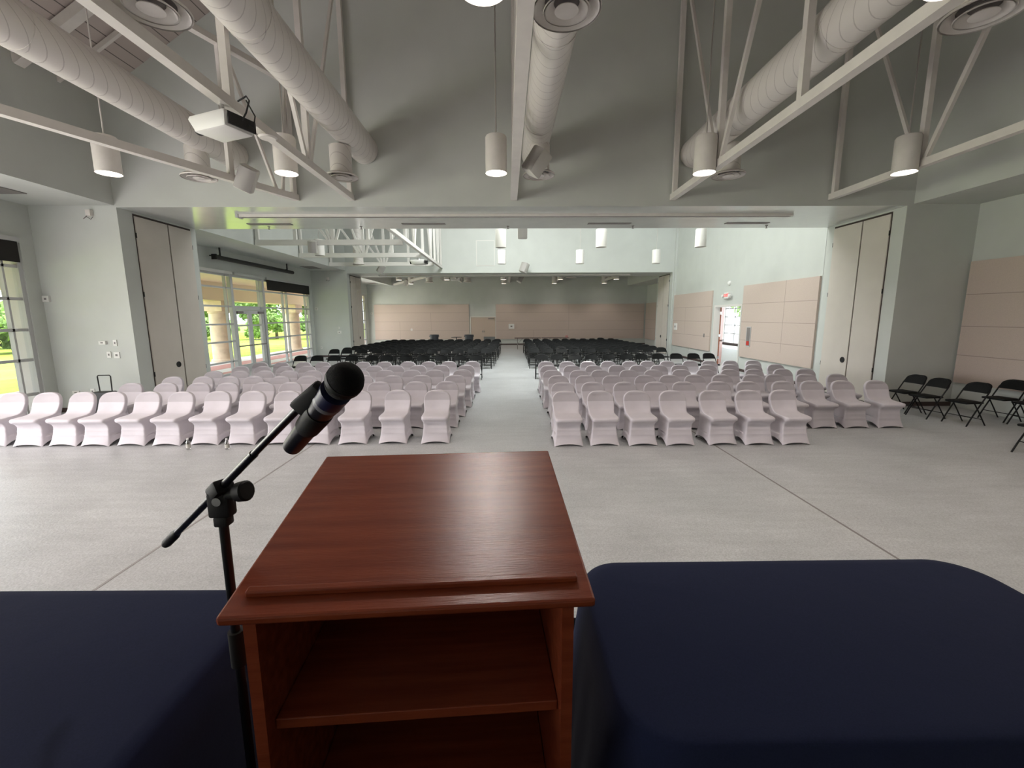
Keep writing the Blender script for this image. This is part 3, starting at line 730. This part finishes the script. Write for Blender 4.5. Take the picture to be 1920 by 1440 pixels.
# ------------------------------------------------------------------ projectors
def projector(x, y, z, rz, label, s=1, cab=True, cm='plate'):
    t = thing('ceiling_projector', label, 'projector', (x, y, z), rz); t.scale = (s, s, s)
    b = MB(); b.box(-.27, .27, -.19, .19, 0, .155, bev=.035)
    for v in b.bm.verts:
        if v.co.z < .06: v.co.x *= .86; v.co.y *= .86
    b.build('projector_case', cm, t, smooth=True)
    MB().box(.262, .276, -.15, .15, .02, .135).build('port_panel', 'black', t)
    MB().lathe([(.06, 0), (.06, .03), (.045, .03), (.04, .01)], 20, Matrix.Translation((-.272, -.05, .08)) @ Matrix.Rotation(-PI/2, 4, 'Y')).build('projector_lens', 'black', t, smooth=True)
    MB().lathe([(.09, .155), (.085, .18), (.03, .2), (.025, .30)], 16).build('ceiling_mount', 'chrome', t, smooth=True)
    if cab: MB().tube([(.275, .0, .1), (.34, .0, .16), (.36, .03, .28), (.30, .05, .34), (.2, .03, .30)], .008, 8).tube([(.275, .07, .08), (.33, .08, .05), (.35, .09, .16), (.28, .06, .31)], .007, 8).build('cable', 'black', t, smooth=True)
    return t
projector(-3.32, 5.55, 4.25, math.radians(-22), 'large white projector slung under the near left truss', 1.14)
projector(-3.9, 20.0, 4.42, math.radians(-12), 'small white projector hanging by the long truss of the middle room', 1.25)
projector(-3.35, 29.2, 4.45, math.radians(8), 'dim white projector hanging in the far room', 1.25)
gp = tag(MB().lathe([(.1, 0), (.12, .02), (.05, .05), (.02, .05)], 18).build('junction_dome', 'steel', smooth=True), 'round steel mount cap on the truss beside the near projector', 'mount'); gp.location = (-3.22, 6.35, 4.51)

# ------------------------------------------------------------------ chairs
def cover_mesh():
    """stretch cover of a folding chair, seat facing -y, front feet at y=0"""
    # z, front y, back y, half width, corner radius
    Lv = [(.0, -.03, .50, .240, .02), (.05, -.005, .487, .230, .02), (.10, .015, .475, .222, .022), (.155, .03, .465, .216, .025), (.165, .027, .463, .216, .025), (.18, .036, .46, .213, .025),
          (.24, .045, .455, .209, .025), (.25, .042, .455, .209, .025), (.265, .05, .45, .207, .025), (.32, .05, .445, .206, .03), (.36, .03, .44, .209, .03), (.385, .0, .435, .214, .035), (.40, -.028, .435, .220, .045), (.42, -.045, .435, .224, .05),
          (.448, -.045, .435, .224, .05), (.463, -.025, .435, .221, .05), (.470, .04, .435, .219, .05), (.474, .15, .435, .217, .045), (.482, .24, .435, .216, .04),
          (.50, .300, .437, .217, .03), (.55, .345, .44, .224, .02), (.61, .372, .45, .230, .018), (.66, .392, .462, .232, .018), (.668, .395, .464, .232, .018), (.70, .403, .470, .230, .018), (.73, .414, .478, .223, .016),
          (.76, .427, .488, .208, .015), (.785, .438, .497, .188, .014), (.805, .447, .503, .163, .012), (.82, .455, .508, .133, .012), (.830, .463, .511, .098, .01), (.835, .469, .511, .062, .008), (.838, .48, .508, .03, .006)]
    b = MB(); n = 6; rings = []
    for li, (z, yf, yb, w_, r) in enumerate(Lv):
        ring = []
        r = min(r, (yb-yf)/2*.98)
        def corner(cx, cy_, a0):
            return [(cx + r*math.cos(a0 + PI/2*k/3), cy_ + r*math.sin(a0 + PI/2*k/3)) for k in range(4)]
        pts = corner(w_-r, yb-r, 0) + [((w_-r)*(1-2*k/n), yb) for k in range(1, n)] + corner(-w_+r, yb-r, PI/2)
        pts += [(-w_, yb-r-(yb-yf-2*r)*k/n) for k in range(1, n)] + corner(-w_+r, yf+r, PI) + [((-w_+r)*(1-2*k/n), yf) for k in range(1, n)] + corner(w_-r, yf+r, 1.5*PI)
        pts += [(w_, yf+r+(yb-yf-2*r)*k/n) for k in range(1, n)]
        for (x, y) in pts:
            zz = z; c = (yf+yb)/2; hy = (yb-yf)/2
            if li < 4:      # the hem arches up between the feet
                k = (1, .8, .5, .2)[li]
                if abs(y-yf) < .002 or abs(y-yb) < .002: zz += k*.04*(1-min(1, abs(x)/w_)**2.2)
                elif abs(abs(x)-w_) < .002: zz += k*.085*(1-min(1, abs(y-c)/hy)**2.2)
            xx, yy = x, y
            if .1 < z < .44:    # sides are sucked in between the tubes
                pin = math.sin(PI*(z-.1)/.34)
                fy = max(0, 1-(abs(y-c)/hy)**2)
                if abs(abs(x)-w_) < .02: xx = x*(1-.10*pin*fy)
                fx_ = max(0, 1-(abs(x)/w_)**2)
                if y < yf+.03: yy = y+.018*pin*fx_
            if .47 < z < .8 and y < (yf+yb)/2:      # hollow of the backrest
                yy += .022*max(0, 1-(abs(x)/w_)**2)
            ring.append(b.bm.verts.new((xx, yy, zz)))
        rings.append(ring)
    N = len(rings[0])
    for A_, B_ in zip(rings, rings[1:]):
        for k in range(N): b.bm.faces.new((A_[k], A_[(k+1) % N], B_[(k+1) % N], B_[k]))
    b.bm.faces.new(rings[-1])
    return b
def white_chair():
    t = thing('covered_folding_chair', 'x', 'chair')
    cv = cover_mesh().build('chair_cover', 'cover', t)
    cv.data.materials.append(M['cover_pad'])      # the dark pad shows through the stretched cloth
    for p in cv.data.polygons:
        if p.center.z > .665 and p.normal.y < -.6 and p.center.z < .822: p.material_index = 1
    cv.data.polygons.foreach_set('use_smooth', [True]*len(cv.data.polygons))
    for sx in (-1, 1):
        MB().tube([(sx*.212, .02, 0), (sx*.21, .035, .05)], .014, 8).build('foot', 'black', t)
        MB().tube([(sx*.212, .475, 0), (sx*.21, .465, .06)], .014, 8).build('foot', 'black', t)
    return t
def arch_tube():
    pts = []; zt = .80; hw = .215
    def P(x, s): return Vector((x, .02+.49*s**1.08, s*zt))
    for s in (0, .2, .4, .6, .72, .82): pts.append(P(-hw, s))
    for k in range(1, 8):
        a = PI - PI*k/8; pts.append(Vector((hw*math.cos(a), .02+.49*(.82+.18*math.sin(a))**1.08, (.82+.18*math.sin(a))*zt)))
    for s in (.82, .72, .6, .4, .2, 0): pts.append(P(hw, s))
    return pts
def black_chair(name='black_folding_chair'):
    t = thing(name, 'x', 'chair')
    MB().tube(arch_tube(), .0125, 8).build('frame', 'chairmetal', t, smooth=True)
    for sx in (-1, 1):
        MB().tube([(sx*.19, .47, 0), (sx*.19, .30, .25), (sx*.188, .16, .445)], .011, 8).build('leg', 'chairmetal', t, smooth=True)
    b = MB()                        # seat pad
    for (x0, x1, y0, y1) in ((-.195, .195, -.01, .37),): b.box(x0, x1, y0, y1, .425, .465, bev=.018)
    b.build('seat', 'chairvinyl', t, smooth=True)
    b = MB(); n = 12                # arched, curved backrest
    def outline(z):                 # half width at height
        if z < .73: return .205
        return .205*math.sqrt(max(0, 1-((z-.73)/.085)**2))**.8
    zs = [.625, .63, .66, .70, .73, .755, .775, .79, .802, .81]
    fr, bk = [], []
    for z in zs:
        w_ = max(outline(z), .03) - (.012 if z < .63 else 0); ra, rb = [], []
        for k in range(n+1):
            x = -w_+2*w_*k/n; y = .02+.49*(z/.80)**1.08 - .012 + .03*(1-(x/.21)**2)
            ra.append(b.bm.verts.new((x, y-.014, z))); rb.append(b.bm.verts.new((x, y+.014, z)))
        fr.append(ra); bk.append(rb)
    for i in range(len(zs)-1):
        for k in range(n):
            b.bm.faces.new((fr[i][k], fr[i][k+1], fr[i+1][k+1], fr[i+1][k])); b.bm.faces.new((bk[i][k+1], bk[i][k], bk[i+1][k], bk[i+1][k+1]))
        b.bm.faces.new((fr[i][0], fr[i+1][0], bk[i+1][0], bk[i][0])); b.bm.faces.new((fr[i][n], bk[i][n], bk[i+1][n], fr[i+1][n]))
    for k in range(n):
        b.bm.faces.new((fr[0][k], bk[0][k], bk[0][k+1], fr[0][k+1])); b.bm.faces.new((fr[-1][k], fr[-1][k+1], bk[-1][k+1], bk[-1][k]))
    b.build('backrest', 'chairvinyl', t, smooth=True)
    MB().tube([(-.21, .12, .17), (.21, .12, .17)], .008, 6).build('stretcher', 'chairmetal', t)
    MB().tube([(-.19, .40, .12), (.19, .40, .12)], .008, 6).build('stretcher', 'chairmetal', t)
    return t
def place(src, first, x, y, rz, label, group):
    o = src if first else copy_tree(src)
    o.location = (x, y, 0); o.rotation_euler = (0, 0, rz); o['label'] = label; o['group'] = group
    return o
WR = [(7.38, [1.01, 1.61, 2.24, 2.85, 3.56, 4.16, 4.77]),
      (8.38, [1.07, 1.7, 2.31, 2.88, 3.44, 4.13, 4.71, 5.43, 5.99, 6.6, 7.25]),
      (9.36, [1.14, 1.72, 2.29, 2.99, 3.55, 4.1, 4.72, 5.35, 5.88, 6.56, 7.22]),
      (10.32, [1.08, 1.72, 2.25, 2.91, 3.49, 4.18, 4.77, 5.36, 5.95, 6.63, 7.18]),
      (11.31, [1.11, 1.72, 2.27, 2.9, 3.46, 3.98, 4.54, 5.26, 5.87, 6.49, 7.08]),
      (12.34, [1.12, 1.74, 2.3, 2.92, 3.5, 4.05, 4.61, 5.26, 5.79, 6.42, 7.07])]
WL = [(7.61, [-8.66, -8.03, -7.46, -6.91, -6.32, -5.72, -5.11, -4.49, -3.85, -3.23, -2.61, -1.94, -1.22]),
      (8.64, [-7.47, -6.79, -6.13, -5.56, -4.84, -4.31, -3.72, -3.12, -2.54, -1.84, -1.2]),
      (9.58, [-7.35, -6.7, -6.14, -5.58, -5.0, -4.41, -3.8, -3.19, -2.52, -1.89, -1.14]),
      (10.56, [-7.11, -6.48, -5.9, -5.31, -4.72, -4.15, -3.57, -2.98, -2.34, -1.76, -1.08]),
      (11.56, [-7.08, -6.49, -5.91, -5.32, -4.74, -4.14, -3.54, -2.98, -2.38, -1.75, -1.1]),
      (12.56, [-7.12, -6.52, -5.89, -5.34, -4.77, -4.15, -3.55, -2.89, -2.29, -1.69, -.99])]
ROWN = ['front', 'second', 'third', 'fourth', 'fifth', 'rearmost']
random.seed(11)
WC = white_chair(); first = True
for rows, side in ((WR, 'right'), (WL, 'left')):
    for ri, (yb, xs) in enumerate(rows):
        xs_ = sorted(xs, key=abs)
        for ci, x in enumerate(xs_):
            lab = 'white covered folding chair, %s from the aisle in the %s white row %s of it' % (ORD[ci+1], ROWN[ri], side)
            place(WC, first, x, yb-.49+random.uniform(-.02, .02), random.uniform(-.05, .05), lab, 'white covered chairs in rows %s of the aisle' % side)
            first = False
BC = black_chair(); first = True
BR = [(15.04, [-7.13, -6.55, -5.95, -5.33, -4.69, -4.12, -3.48, -2.91, -2.27, -1.64, -1.08], [1.18, 1.75, 2.35, 2.93, 3.51, 4.11, 4.7, 5.29, 5.9, 6.51, 7.07]),
      (18.0, [-7.13, -6.59, -5.97, -5.35, -4.78, -4.21, -3.63, -3.07, -2.51, -2.01, -1.41, -.84], [1.14, 1.7, 2.3, 2.85, 3.44, 4.01, 4.63, 5.23, 5.85, 6.45])]
NB = 10
for k in range(1, NB-1):
    y = 18.0 + k*.93
    f = k/(NB-2)
    BR.append((y, [-7.0+.42*f + (6.24-.25*f)*j/11 + random.uniform(-.035, .035) for j in range(12)], [1.16+.04*f+(5.28-.4*f)*j/9 + random.uniform(-.035, .035) for j in range(10)]))
for ri, (yb, xl, xr) in enumerate(BR):
    for side, xs in (('left', xl), ('right', xr)):
        for ci, x in enumerate(sorted(xs, key=abs)):
            lab = 'black folding chair, %s from the aisle in the %s black row %s of it' % (ORD[ci+1], ORD[ri+1] if ri else 'nearest', side)
            place(BC, first, x, yb-.48+random.uniform(-.02, .02), random.uniform(-.06, .06), lab, 'black folding chairs in rows %s of the aisle' % side)
            first = False
# loose black chairs by the right wall, facing left
for x, y, r, l in ((8.52, 9.24, -84, 'loose black folding chair at the pier, farthest of the three in line behind white row'),
                   (8.5, 8.72, -86, 'loose black folding chair, middle of the three in line at right'),
                   (8.68, 8.12, -84, 'loose black folding chair, nearest of the three in line at right'),
                   (9.72, 8.40, -84, 'loose black folding chair against the right panel behind the line of three'),
                   (9.70, 7.86, -86, 'loose black folding chair at the right edge against the beige panel'),
                   (7.82, 6.17, -86, 'loose black folding chair cut off by the right edge of the view')):
    place(BC, False, x, y, math.radians(r), l, 'loose black folding chairs by the right wall')
place(BC, False, 5.72, 25.9, .05, 'single taller-looking black chair behind the last row at right', 'black folding chairs in rows right of the aisle')

# ------------------------------------------------------------------ far tables, bins
def folding_table(x, y, l, w_=1.7):
    t = thing('folding_table', l, 'table', (x, y, 0), 0, 'bare folding tables behind the black chairs')
    MB().box(-w_/2, w_/2, -.35, .35, .71, .74, bev=.006).build('tabletop', 'base', t)
    for s in (-1, 1):
        MB().tube([(s*(w_/2-.2), -.28, .71), (s*(w_/2-.2), -.28, 0)], .016, 8).build('leg', 'vent', t)
        MB().tube([(s*(w_/2-.2), .28, .71), (s*(w_/2-.2), .28, 0)], .016, 8).build('leg', 'vent', t)
        MB().tube([(s*(w_/2-.2), 0, .35), (s*(w_/2-.55), 0, .70)], .012, 8).build('brace', 'vent', t)
folding_table(1.35, 28.2, 'bare folding table at the far end of the aisle, left one of two')
folding_table(3.15, 28.2, 'bare folding table right of the other at the far end', 1.75)
def bin_(x, y, l, rz):
    t = thing('trash_bin', l, 'bin', (x, y, 0), rz, 'charcoal bins by the far wall')
    MB().lathe([(.22, .02), (.24, 0), (.28, .88), (.30, .90), (.30, .95), (.275, .95), (.27, .90)], 24).build('bin_body', 'bin', t, smooth=True)
    for s in (-1, 1): MB().box(s*.29-.03, s*.29+.03, -.07, .07, .82, .88).build('handle', 'bin', t)
bin_(-4.75, 28.6, 'charcoal round bin behind the black chairs, left of the pedestal table', 0)
bin_(-2.45, 28.3, 'charcoal round bin in front of the tan door', .3)
pt = thing('pedestal_table', 'small round pedestal table between the two charcoal bins', 'table', (-3.3, 28.6, 0))
MB().lathe([(.35, .77), (.35, .79)], 24).build('tabletop', 'black', pt, smooth=True); MB().lathe([(.22, 0), (.2, .02), (.03, .05), (.03, .77)], 16).build('pedestal', 'black', pt, smooth=True)
o = MB().lathe([(.09, 0), (.10, .1), (.05, .14)], 12).build('pink_bag', 'brickpink', smooth=True); o.location = (4.0-.1, 28.3, .74)
tag(o, 'small pinkish bundle lying on the right folding table', 'bundle')

# luggage behind the front-left chairs
lg = thing('rolling_suitcase', 'black rolling case with raised handle standing by left pier', 'suitcase', (-8.68, 9.3, 0), .1)
MB().box(-.19, .19, -.11, .11, .05, .56, bev=.025).build('case_body', 'black', lg, smooth=True)
MB().tube([(-.12, .05, .55), (-.13, .05, .88), (-.11, .05, .905), (.11, .05, .905), (.13, .05, .88), (.12, .05, .55)], .012, 8).build('handle', 'black', lg, smooth=True)
for s in (-1, 1): MB().lathe([(.04, -.02), (.04, .02)], 14, Matrix.Translation((s*.15, .08, .04)) @ Matrix.Rotation(PI/2, 4, 'Y')).build('wheel', 'black', lg)
# two little bottles in front of the chairs
for k, (x, y) in enumerate(((-5.2, 6.88), (-4.56, 6.86))):
    t = thing('water_bottle', ['small clear bottle on the floor, left of the pair before the front row', 'small clear bottle on the floor, right of the pair before the front row'][k], 'bottle', (x, y, 0), 0, 'small clear bottles on the floor')
    MB().lathe([(.03, 0), (.034, .01), (.034, .11), (.028, .13), (.014, .15), (.014, .165)], 16).build('bottle_body', 'clear', t, smooth=True)
    MB().lathe([(.017, .165), (.017, .185)], 12).build('cap', 'plate', t)
    MB().lathe([(.0348, .03), (.0348, .09)], 16, cap0=False, cap1=False).build('bottle_label', 'tan', t, smooth=True)

# ------------------------------------------------------------------ riser, tables, lectern
RZ = .6
rs = tag(boxobj('stage_riser', 'carpet', -3.2, 1.9, -2.2, 2.0, 0, RZ, bev=.01), 'low black carpeted stage under the tables and lectern', 'stage')
def draped_table(name, label, x0, x1, y0, y1, zt, r, rz=0, under='folding table hidden under the navy cloth', seed=1, amp=.035, flare=0):
    cx, cy_ = (x0+x1)/2, (y0+y1)/2; hx, hy = (x1-x0)/2, (y1-y0)/2
    t = thing('display_table', under, 'table', (cx, cy_, RZ), rz)
    MB().box(-hx+.07, hx-.07, -hy+.07, hy-.07, zt-RZ-.04, zt-RZ-.008, bev=.008).build('tabletop', 'tan', t)
    for sx in (-1, 1):
        for s in (-1, 1): MB().tube([(sx*(hx-.14), s*(hy-.12), 0), (sx*(hx-.14), s*(hy-.12), zt-RZ-.04)], .014, 8).build('leg', 'vent', t)
    b = MB(); rnd = random.Random(seed); per = []; n = 10
    def corner(ax, ay, a0): return [(ax+r*math.cos(a0+PI/2*k/n), ay+r*math.sin(a0+PI/2*k/n), a0+PI/2*k/n) for k in range(n+1)]
    def side(p, q, a, m):
        return [(p[0]+(q[0]-p[0])*k/m, p[1]+(q[1]-p[1])*k/m, a) for k in range(1, m)]
    c1 = corner(hx-r, hy-r, 0); c2 = corner(-hx+r, hy-r, PI/2); c3 = corner(-hx+r, -hy+r, PI); c4 = corner(hx-r, -hy+r, 1.5*PI)
    per = c1+side(c1[-1], c2[0], PI/2, 24)+c2+side(c2[-1], c3[0], PI, 14)+c3+side(c3[-1], c4[0], 1.5*PI, 24)+c4+side(c4[-1], c1[0], 0, 14)
    N = len(per); ph = [rnd.uniform(0, 6.28) for _ in range(3)]
    H = zt-RZ-.015; rings = []
    for (inset, z) in ((.10, 0), (.035, 0), (.012, -.001), (.003, -.005), (-.003, -.013)):
        rings.append([b.bm.verts.new((x-inset*math.cos(a), y-inset*math.sin(a), z+(.002*math.sin(3*x+9*y+ph[0]) if inset > .05 else 0))) for x, y, a in per])
    for j in range(1, 9):
        f = j/8; ring = []
        for k, (x, y, a) in enumerate(per):
            s = 2*PI*k/N; wv = math.sin(9*s+ph[0])*.6+math.sin(17*s+ph[1])*.4
            out = .006+f*(.02+amp*(wv*.5+.5)) + flare*f*max(0, -math.cos(a))**2
            ring.append(b.bm.verts.new((x+out*math.cos(a), y+out*math.sin(a), -.013-f*H)))
        rings.append(ring)
    for A_, B_ in zip(rings, rings[1:]):
        for k in range(N): b.bm.faces.new((A_[k], A_[(k+1) % N], B_[(k+1) % N], B_[k]))
    # gently wrinkled top
    cv = b.bm.verts.new((0, 0, .001)); 
    for k in range(N): b.bm.faces.new((cv, rings[0][k], rings[0][(k+1) % N]))
    o = b.build('tablecloth', 'navy', smooth=True); o.location = (cx, cy_, zt); o.rotation_euler = (0, 0, rz)
    tag(o, label, 'tablecloth', 'navy tablecloths')
draped_table('display_table', 'navy cloth with rounded corners over the table right of the lectern', .228, 1.50, .70, 1.32, 1.32, .13, 0, 'small table under the navy cloth right of the lectern', 2, flare=.04)
draped_table('display_table', 'navy cloth over the table left of the microphone stand', -2.3, -.70, .45, 1.205, 1.32, .03, math.radians(-.6), 'small table under the navy cloth left of the stand', 5, amp=.02)
# lectern
le = thing('lectern', 'mahogany lectern with sloped top and open shelves', 'lectern', (-.173, .682, RZ), math.radians(3.4))
fz, rise, dp, hw = 1.622-RZ, .10, .56, .326
tilt = math.atan2(rise, dp)
top = Matrix.Translation((.004, 0, fz-.002)) @ Matrix.Rotation(tilt, 4, 'X')
tp = MB().box(-hw, hw, 0, math.hypot(dp, rise), -.018, .0, top, bev=.005).build('top', 'wood', le)
MB().box(-hw+.03, hw-.025, .042, .058, 0, .013, top, bev=.003).build('book_ledge', 'wood', le)
bw = .285
def side_panel(x):
    b = MB(); o = [(.03, 0), (.50, 0), (.50, fz-.024+.5*rise/dp), (.03, fz-.024)]
    b.prism([(x-.01, 0), (x+.012, 0), (x+.012, 1), (x-.01, 1)], 0, 1)
    for v in b.bm.verts:
        y = .03 if v.co.y < .5 else .50
        z = 0 if v.co.z < .5 else fz-.024+(.0 if y < .1 else .47*rise/dp)
        v.co.y = y; v.co.z = z
    return b
for x in (-bw, bw): side_panel(x).build('side_panel', 'wood', le)
MB().box(-bw+.012, bw-.01, .485, .5, 0, fz).build('front_panel', 'wood', le)
MB().box(-bw+.013, bw-.011, .06, .484, fz-.285, fz-.263, bev=.002).build('shelf', 'wood', le)
MB().box(-bw+.013, bw-.011, .06, .484, fz-.62, fz-.598, bev=.002).build('shelf', 'wood', le)
MB().box(-bw+.013, bw-.011, .06, .484, .02, .05).build('shelf', 'wood', le)
tagm = None
# microphone stand and microphone
be, tlp = Vector((-.328, .68, 1.981)), Vector((-.833, .992, 1.576))
bd = (be-tlp).normalized()
cpt = tlp + (be-tlp)*.505
base_ = Vector((cpt.x-.004, cpt.y+.004, RZ))
st = thing('microphone_stand', 'black boom microphone stand beside the lectern', 'microphone stand', tuple(base_))
def rel(p): return Vector(p)-base_
ch = cpt.z-RZ
MB().lathe([(.085, 0), (.085, .018), (.05, .03), (.016, .04), (.016, .3)], 24).build('base', 'micrubber', st, smooth=True)
MB().tube([(0, 0, .03), (0, 0, ch-.03)], .0092, 14).build('pole', 'micbody', st, smooth=True)
MB().tube([(0, 0, ch-.40), (0, 0, ch-.32)], .0155, 14).build('height_clutch', 'micrubber', st, smooth=True)
mid = tlp+(be-tlp)*.74
MB().tube([rel(tlp+bd*.04), rel(mid)], .0078, 14).build('boom', 'micbody', st, smooth=True)
MB().tube([rel(mid-bd*.02), rel(be)], .0064, 14).build('boom', 'micbody', st, smooth=True)
MB().tube([rel(tlp-bd*.004), rel(tlp), rel(tlp+bd*.012), rel(tlp+bd*.065), rel(tlp+bd*.09)], [.005, .0095, .0112, .0112, .0082], 14).build('rubber_cap', 'micrubber', st, smooth=True)
up_ = Vector((0, 0, 1)); sd = bd.cross(up_).normalized()
if sd.x < 0: sd = -sd
nb = sd.cross(bd).normalized()
if nb.z < 0: nb = -nb
b = MB()
def frame(o, x, y, z): return Matrix(((x.x, y.x, z.x, o.x), (x.y, y.y, z.y, o.y), (x.z, y.z, z.z, o.z), (0, 0, 0, 1)))
b.box(-.019, .019, -.024, .024, -.016, .013, frame(rel(cpt), sd, bd, nb), bev=.006)
fx_, fy_ = Vector((1, 0, 0)), Vector((0, 1, 0))
b.box(-.022, .022, -.014, .014, -.058, -.006, frame(rel(cpt), fx_, fy_, up_), bev=.005)
b.box(-.014, .014, -.013, .013, -.078, -.056, frame(rel(cpt), fx_, fy_, up_), bev=.004)
b.build('boom_clutch', 'micrubber', st, smooth=True)
MB().tube([rel(cpt)+Vector((0, -.0145, -.022)), rel(cpt)+Vector((0, -.0165, -.022))], .009, 14).build('clutch_pin', 'chrome', st, smooth=True)
kd = Vector((.93, -.22, .22)).normalized(); kc = rel(cpt)+Vector((.008, 0, -.012))
MB().tube([kc+kd*.01, kc+kd*.02, kc+kd*.034, kc+kd*.036, kc+kd*.054, kc+kd*.057], [.013, .0135, .0135, .0195, .0205, .017], 20).build('clutch_knob', 'micrubber', st, smooth=True)
# clip block at the end of the boom
mt, mc = Vector((-.389, .76, 1.889)), Vector((-.221, .612, 2.042))
md = (mc-mt).normalized()
hold = mt + md*.118
end = Vector((-.279, .644, 2.013)); ed_ = (end-be).normalized()
b = MB(); s2 = ed_.cross(md).normalized(); n2 = s2.cross(ed_).normalized()
b.box(-.009, .009, -.012, (end-be).length+.004, -.014, .014, frame(rel(be), s2, ed_, n2), bev=.005)
b.build('clip_block', 'micrubber', st, smooth=True)
side = (hold+md*.03-end)
MB().tube([rel(end-ed_*.004), rel(end+side*.3+Vector((0, -.004, .004))), rel(hold+md*.012-Vector((0, 0, 0)))], [.010, .0085, .010], 12).build('clip_joint', 'micrubber', st, smooth=True)
MB().tube([rel(hold-md*.034), rel(hold-md*.030), rel(hold+md*.02), rel(hold+md*.03)], [.0185, .0205, .0222, .0215], 24).build('mic_clip', 'micrubber', st, smooth=True)
mk = thing('microphone', 'black handheld wireless microphone in the boom clip', 'microphone', tuple(mt))
def rm(p): return Vector(p)-mt
MB().tube([rm(mt), rm(mt+md*.003), rm(mt+md*.02), rm(mt+md*.135), rm(mt+md*.178)], [.013, .0162, .0170, .0190, .0225], 28).build('mic_body', 'micbody', mk, smooth=True)
MB().tube([rm(mt+md*.178), rm(mt+md*.180), rm(mt+md*.185), rm(mt+md*.187)], [.0226, .0231, .0231, .0226], 28).build('silver_band', 'siltape', mk, smooth=True)
MB().tube([rm(mt+md*.187), rm(mt+md*.200), rm(mt+md*.215)], [.0226, .0232, .0236], 28).build('blue_band', 'bluetape', mk, smooth=True)
hs = []; rr_ = []
c_ = mt+md*.247
for k in range(15):
    a = -1.05+(PI/2+1.05)*k/14; hs.append(rm(c_+md*.0282*math.sin(a)*(1.15 if a < 0 else 1.05))); rr_.append(max(.0008, .0272*math.cos(a)))
MB().tube(hs, rr_, 32).build('mic_grille', 'micmesh', mk, smooth=True)
MB().tube([rm(c_-md*.004), rm(c_+md*.004)], [.0274, .0274], 32).build('grille_ring', 'micrubber', mk, smooth=True)

# ------------------------------------------------------------------ outside
S_('ground_patio', 'concrete', -14.6, XW-.2, -6, 60, -.3, -.03)
pb = struct(boxobj('ground_brick', 'brickpink', -13.1, -12.0, -6, 60, -.03, -.024))
S_('ground_brick', 'brickpink', -11.2, -10.9, -6, 60, -.03, -.024)
S_('ground_lawn', 'lawn', -90, -14.6, -20, 150, -.3, -.04)
S_('ground_street', 'concrete', 17, 60, -10, 90, -.3, -.06)
S_('porch_roof', 'stucco', -15.2, XW-.2, -6, 40, 3.75, 3.95)
S_('porch_beam', 'stucco', -14.5, -13.5, -6, 40, 2.92, 3.75)
S_('wall_outer_pier', 'concrete', -10.75, XW-.21, Y1-.2, 12.3, 0, 3.75)
for k, y in enumerate((7.0, 14.3, 21.5, 28.8)):
    t = thing('porch_column', ['', 'tan stone porch column between the window walls', 'tan stone porch column seen through the first window bay', 'tan stone porch column seen through the last window bay'][k] or 'tan stone porch column outside the near window', 'column', (-14.0, y, -.03), 0, 'round porch columns')
    MB().lathe([(.50, 0), (.50, .12), (.43, .16), (.42, 2.35), (.46, 2.38), (.46, 2.46)], 28).build('shaft', 'stone', t, smooth=True)
    MB().box(-.47, .47, -.47, .47, 2.46, 2.94).build('capital', 'stone', t)
def tree_mesh(seed, n, rx, rz_, zlo):
    rnd = random.Random(seed); b = MB(); blobs = [(Vector((rnd.uniform(-.6, .6)*rx, rnd.uniform(-.6, .6)*rx, rnd.uniform(-.5, .6)*rz_)), rnd.uniform(.35, .6)) for _ in range(9)]
    for _ in range(n):
        c, s = rnd.choice(blobs); dvec = Vector((rnd.gauss(0, 1), rnd.gauss(0, 1), rnd.gauss(0, 1))).normalized()
        p = c + Vector((dvec.x*rx*s, dvec.y*rx*s, dvec.z*rz_*s))*rnd.uniform(.6, 1); p.z = max(p.z, zlo)
        u = Vector((rnd.gauss(0, 1), rnd.gauss(0, 1), rnd.gauss(0, 1))).normalized(); v = u.orthogonal().normalized(); sz = rnd.uniform(.12, .26)
        vs = [b.bm.verts.new(p+u*sz), b.bm.verts.new(p+v*sz*.6), b.bm.verts.new(p-u*sz), b.bm.verts.new(p-v*sz*.6)]; b.bm.faces.new(vs)
    return b
T0 = thing('leafy_tree', 'x', 'tree'); tree_mesh(1, 5200, 3.0, 3.0, -3.2).build('crown', 'leaf', T0).location = (0, 0, 4.0)
MB().tube([(0, 0, 0), (.1, 0, 2), (0, .1, 4)], [.25, .18, .1], 10).build('trunk', 'bark', T0)
B0 = thing('leafy_bush', 'x', 'bush'); tree_mesh(2, 3600, 2.6, 1.6, -1.0).build('foliage', 'leaf', B0).location = (0, 0, 1.3)
MB().tube([(0, 0, 0), (0, .1, 1)], [.15, .1], 8).build('stem', 'bark', B0)
def grow(src, first, spots, fmt, group):
    for k, (x, y, sc_) in enumerate(spots):
        o = src if (first and k == 0) else copy_tree(src)
        o.location = (x, y, -.039); o.scale = (sc_, sc_, sc_*random.uniform(.95, 1.1)); o.rotation_euler = (0, 0, random.uniform(0, 6))
        o['label'] = fmt % ORD[k+1]; o['group'] = group
random.seed(5)
grow(T0, True, ((-23.0, 51, 1.05), (-29.5, 52, 1.1), (-36.5, 54, .8), (-26.5, 60, 1.3), (-34.5, 61, 1.25), (-43.0, 61, .8)), '%s leafy tree from the right beyond the lawn, seen through the middle windows', 'trees beyond the porch')
grow(B0, True, ((-18.5, 44, 1.0), (-23.6, 45, 1.05), (-28.8, 44, .95), (-34, 46, 1.0)), '%s leafy bush from the right along the lawn edge outside the middle windows', 'bushes along the lawn edge')
grow(B0, False, ((-31, 26.4, 1.1), (-36.5, 31, 1.3), (-42.5, 36, 1.3)), '%s leafy bush outside the near room window', 'bushes outside the near window')
for k in range(5):
    o = copy_tree(T0); o.location = (24+5*k, 42+6*k, -.06); o['label'] = '%s tree outside the lobby window' % ORD[k+1]; o['group'] = 'trees outside the lobby'
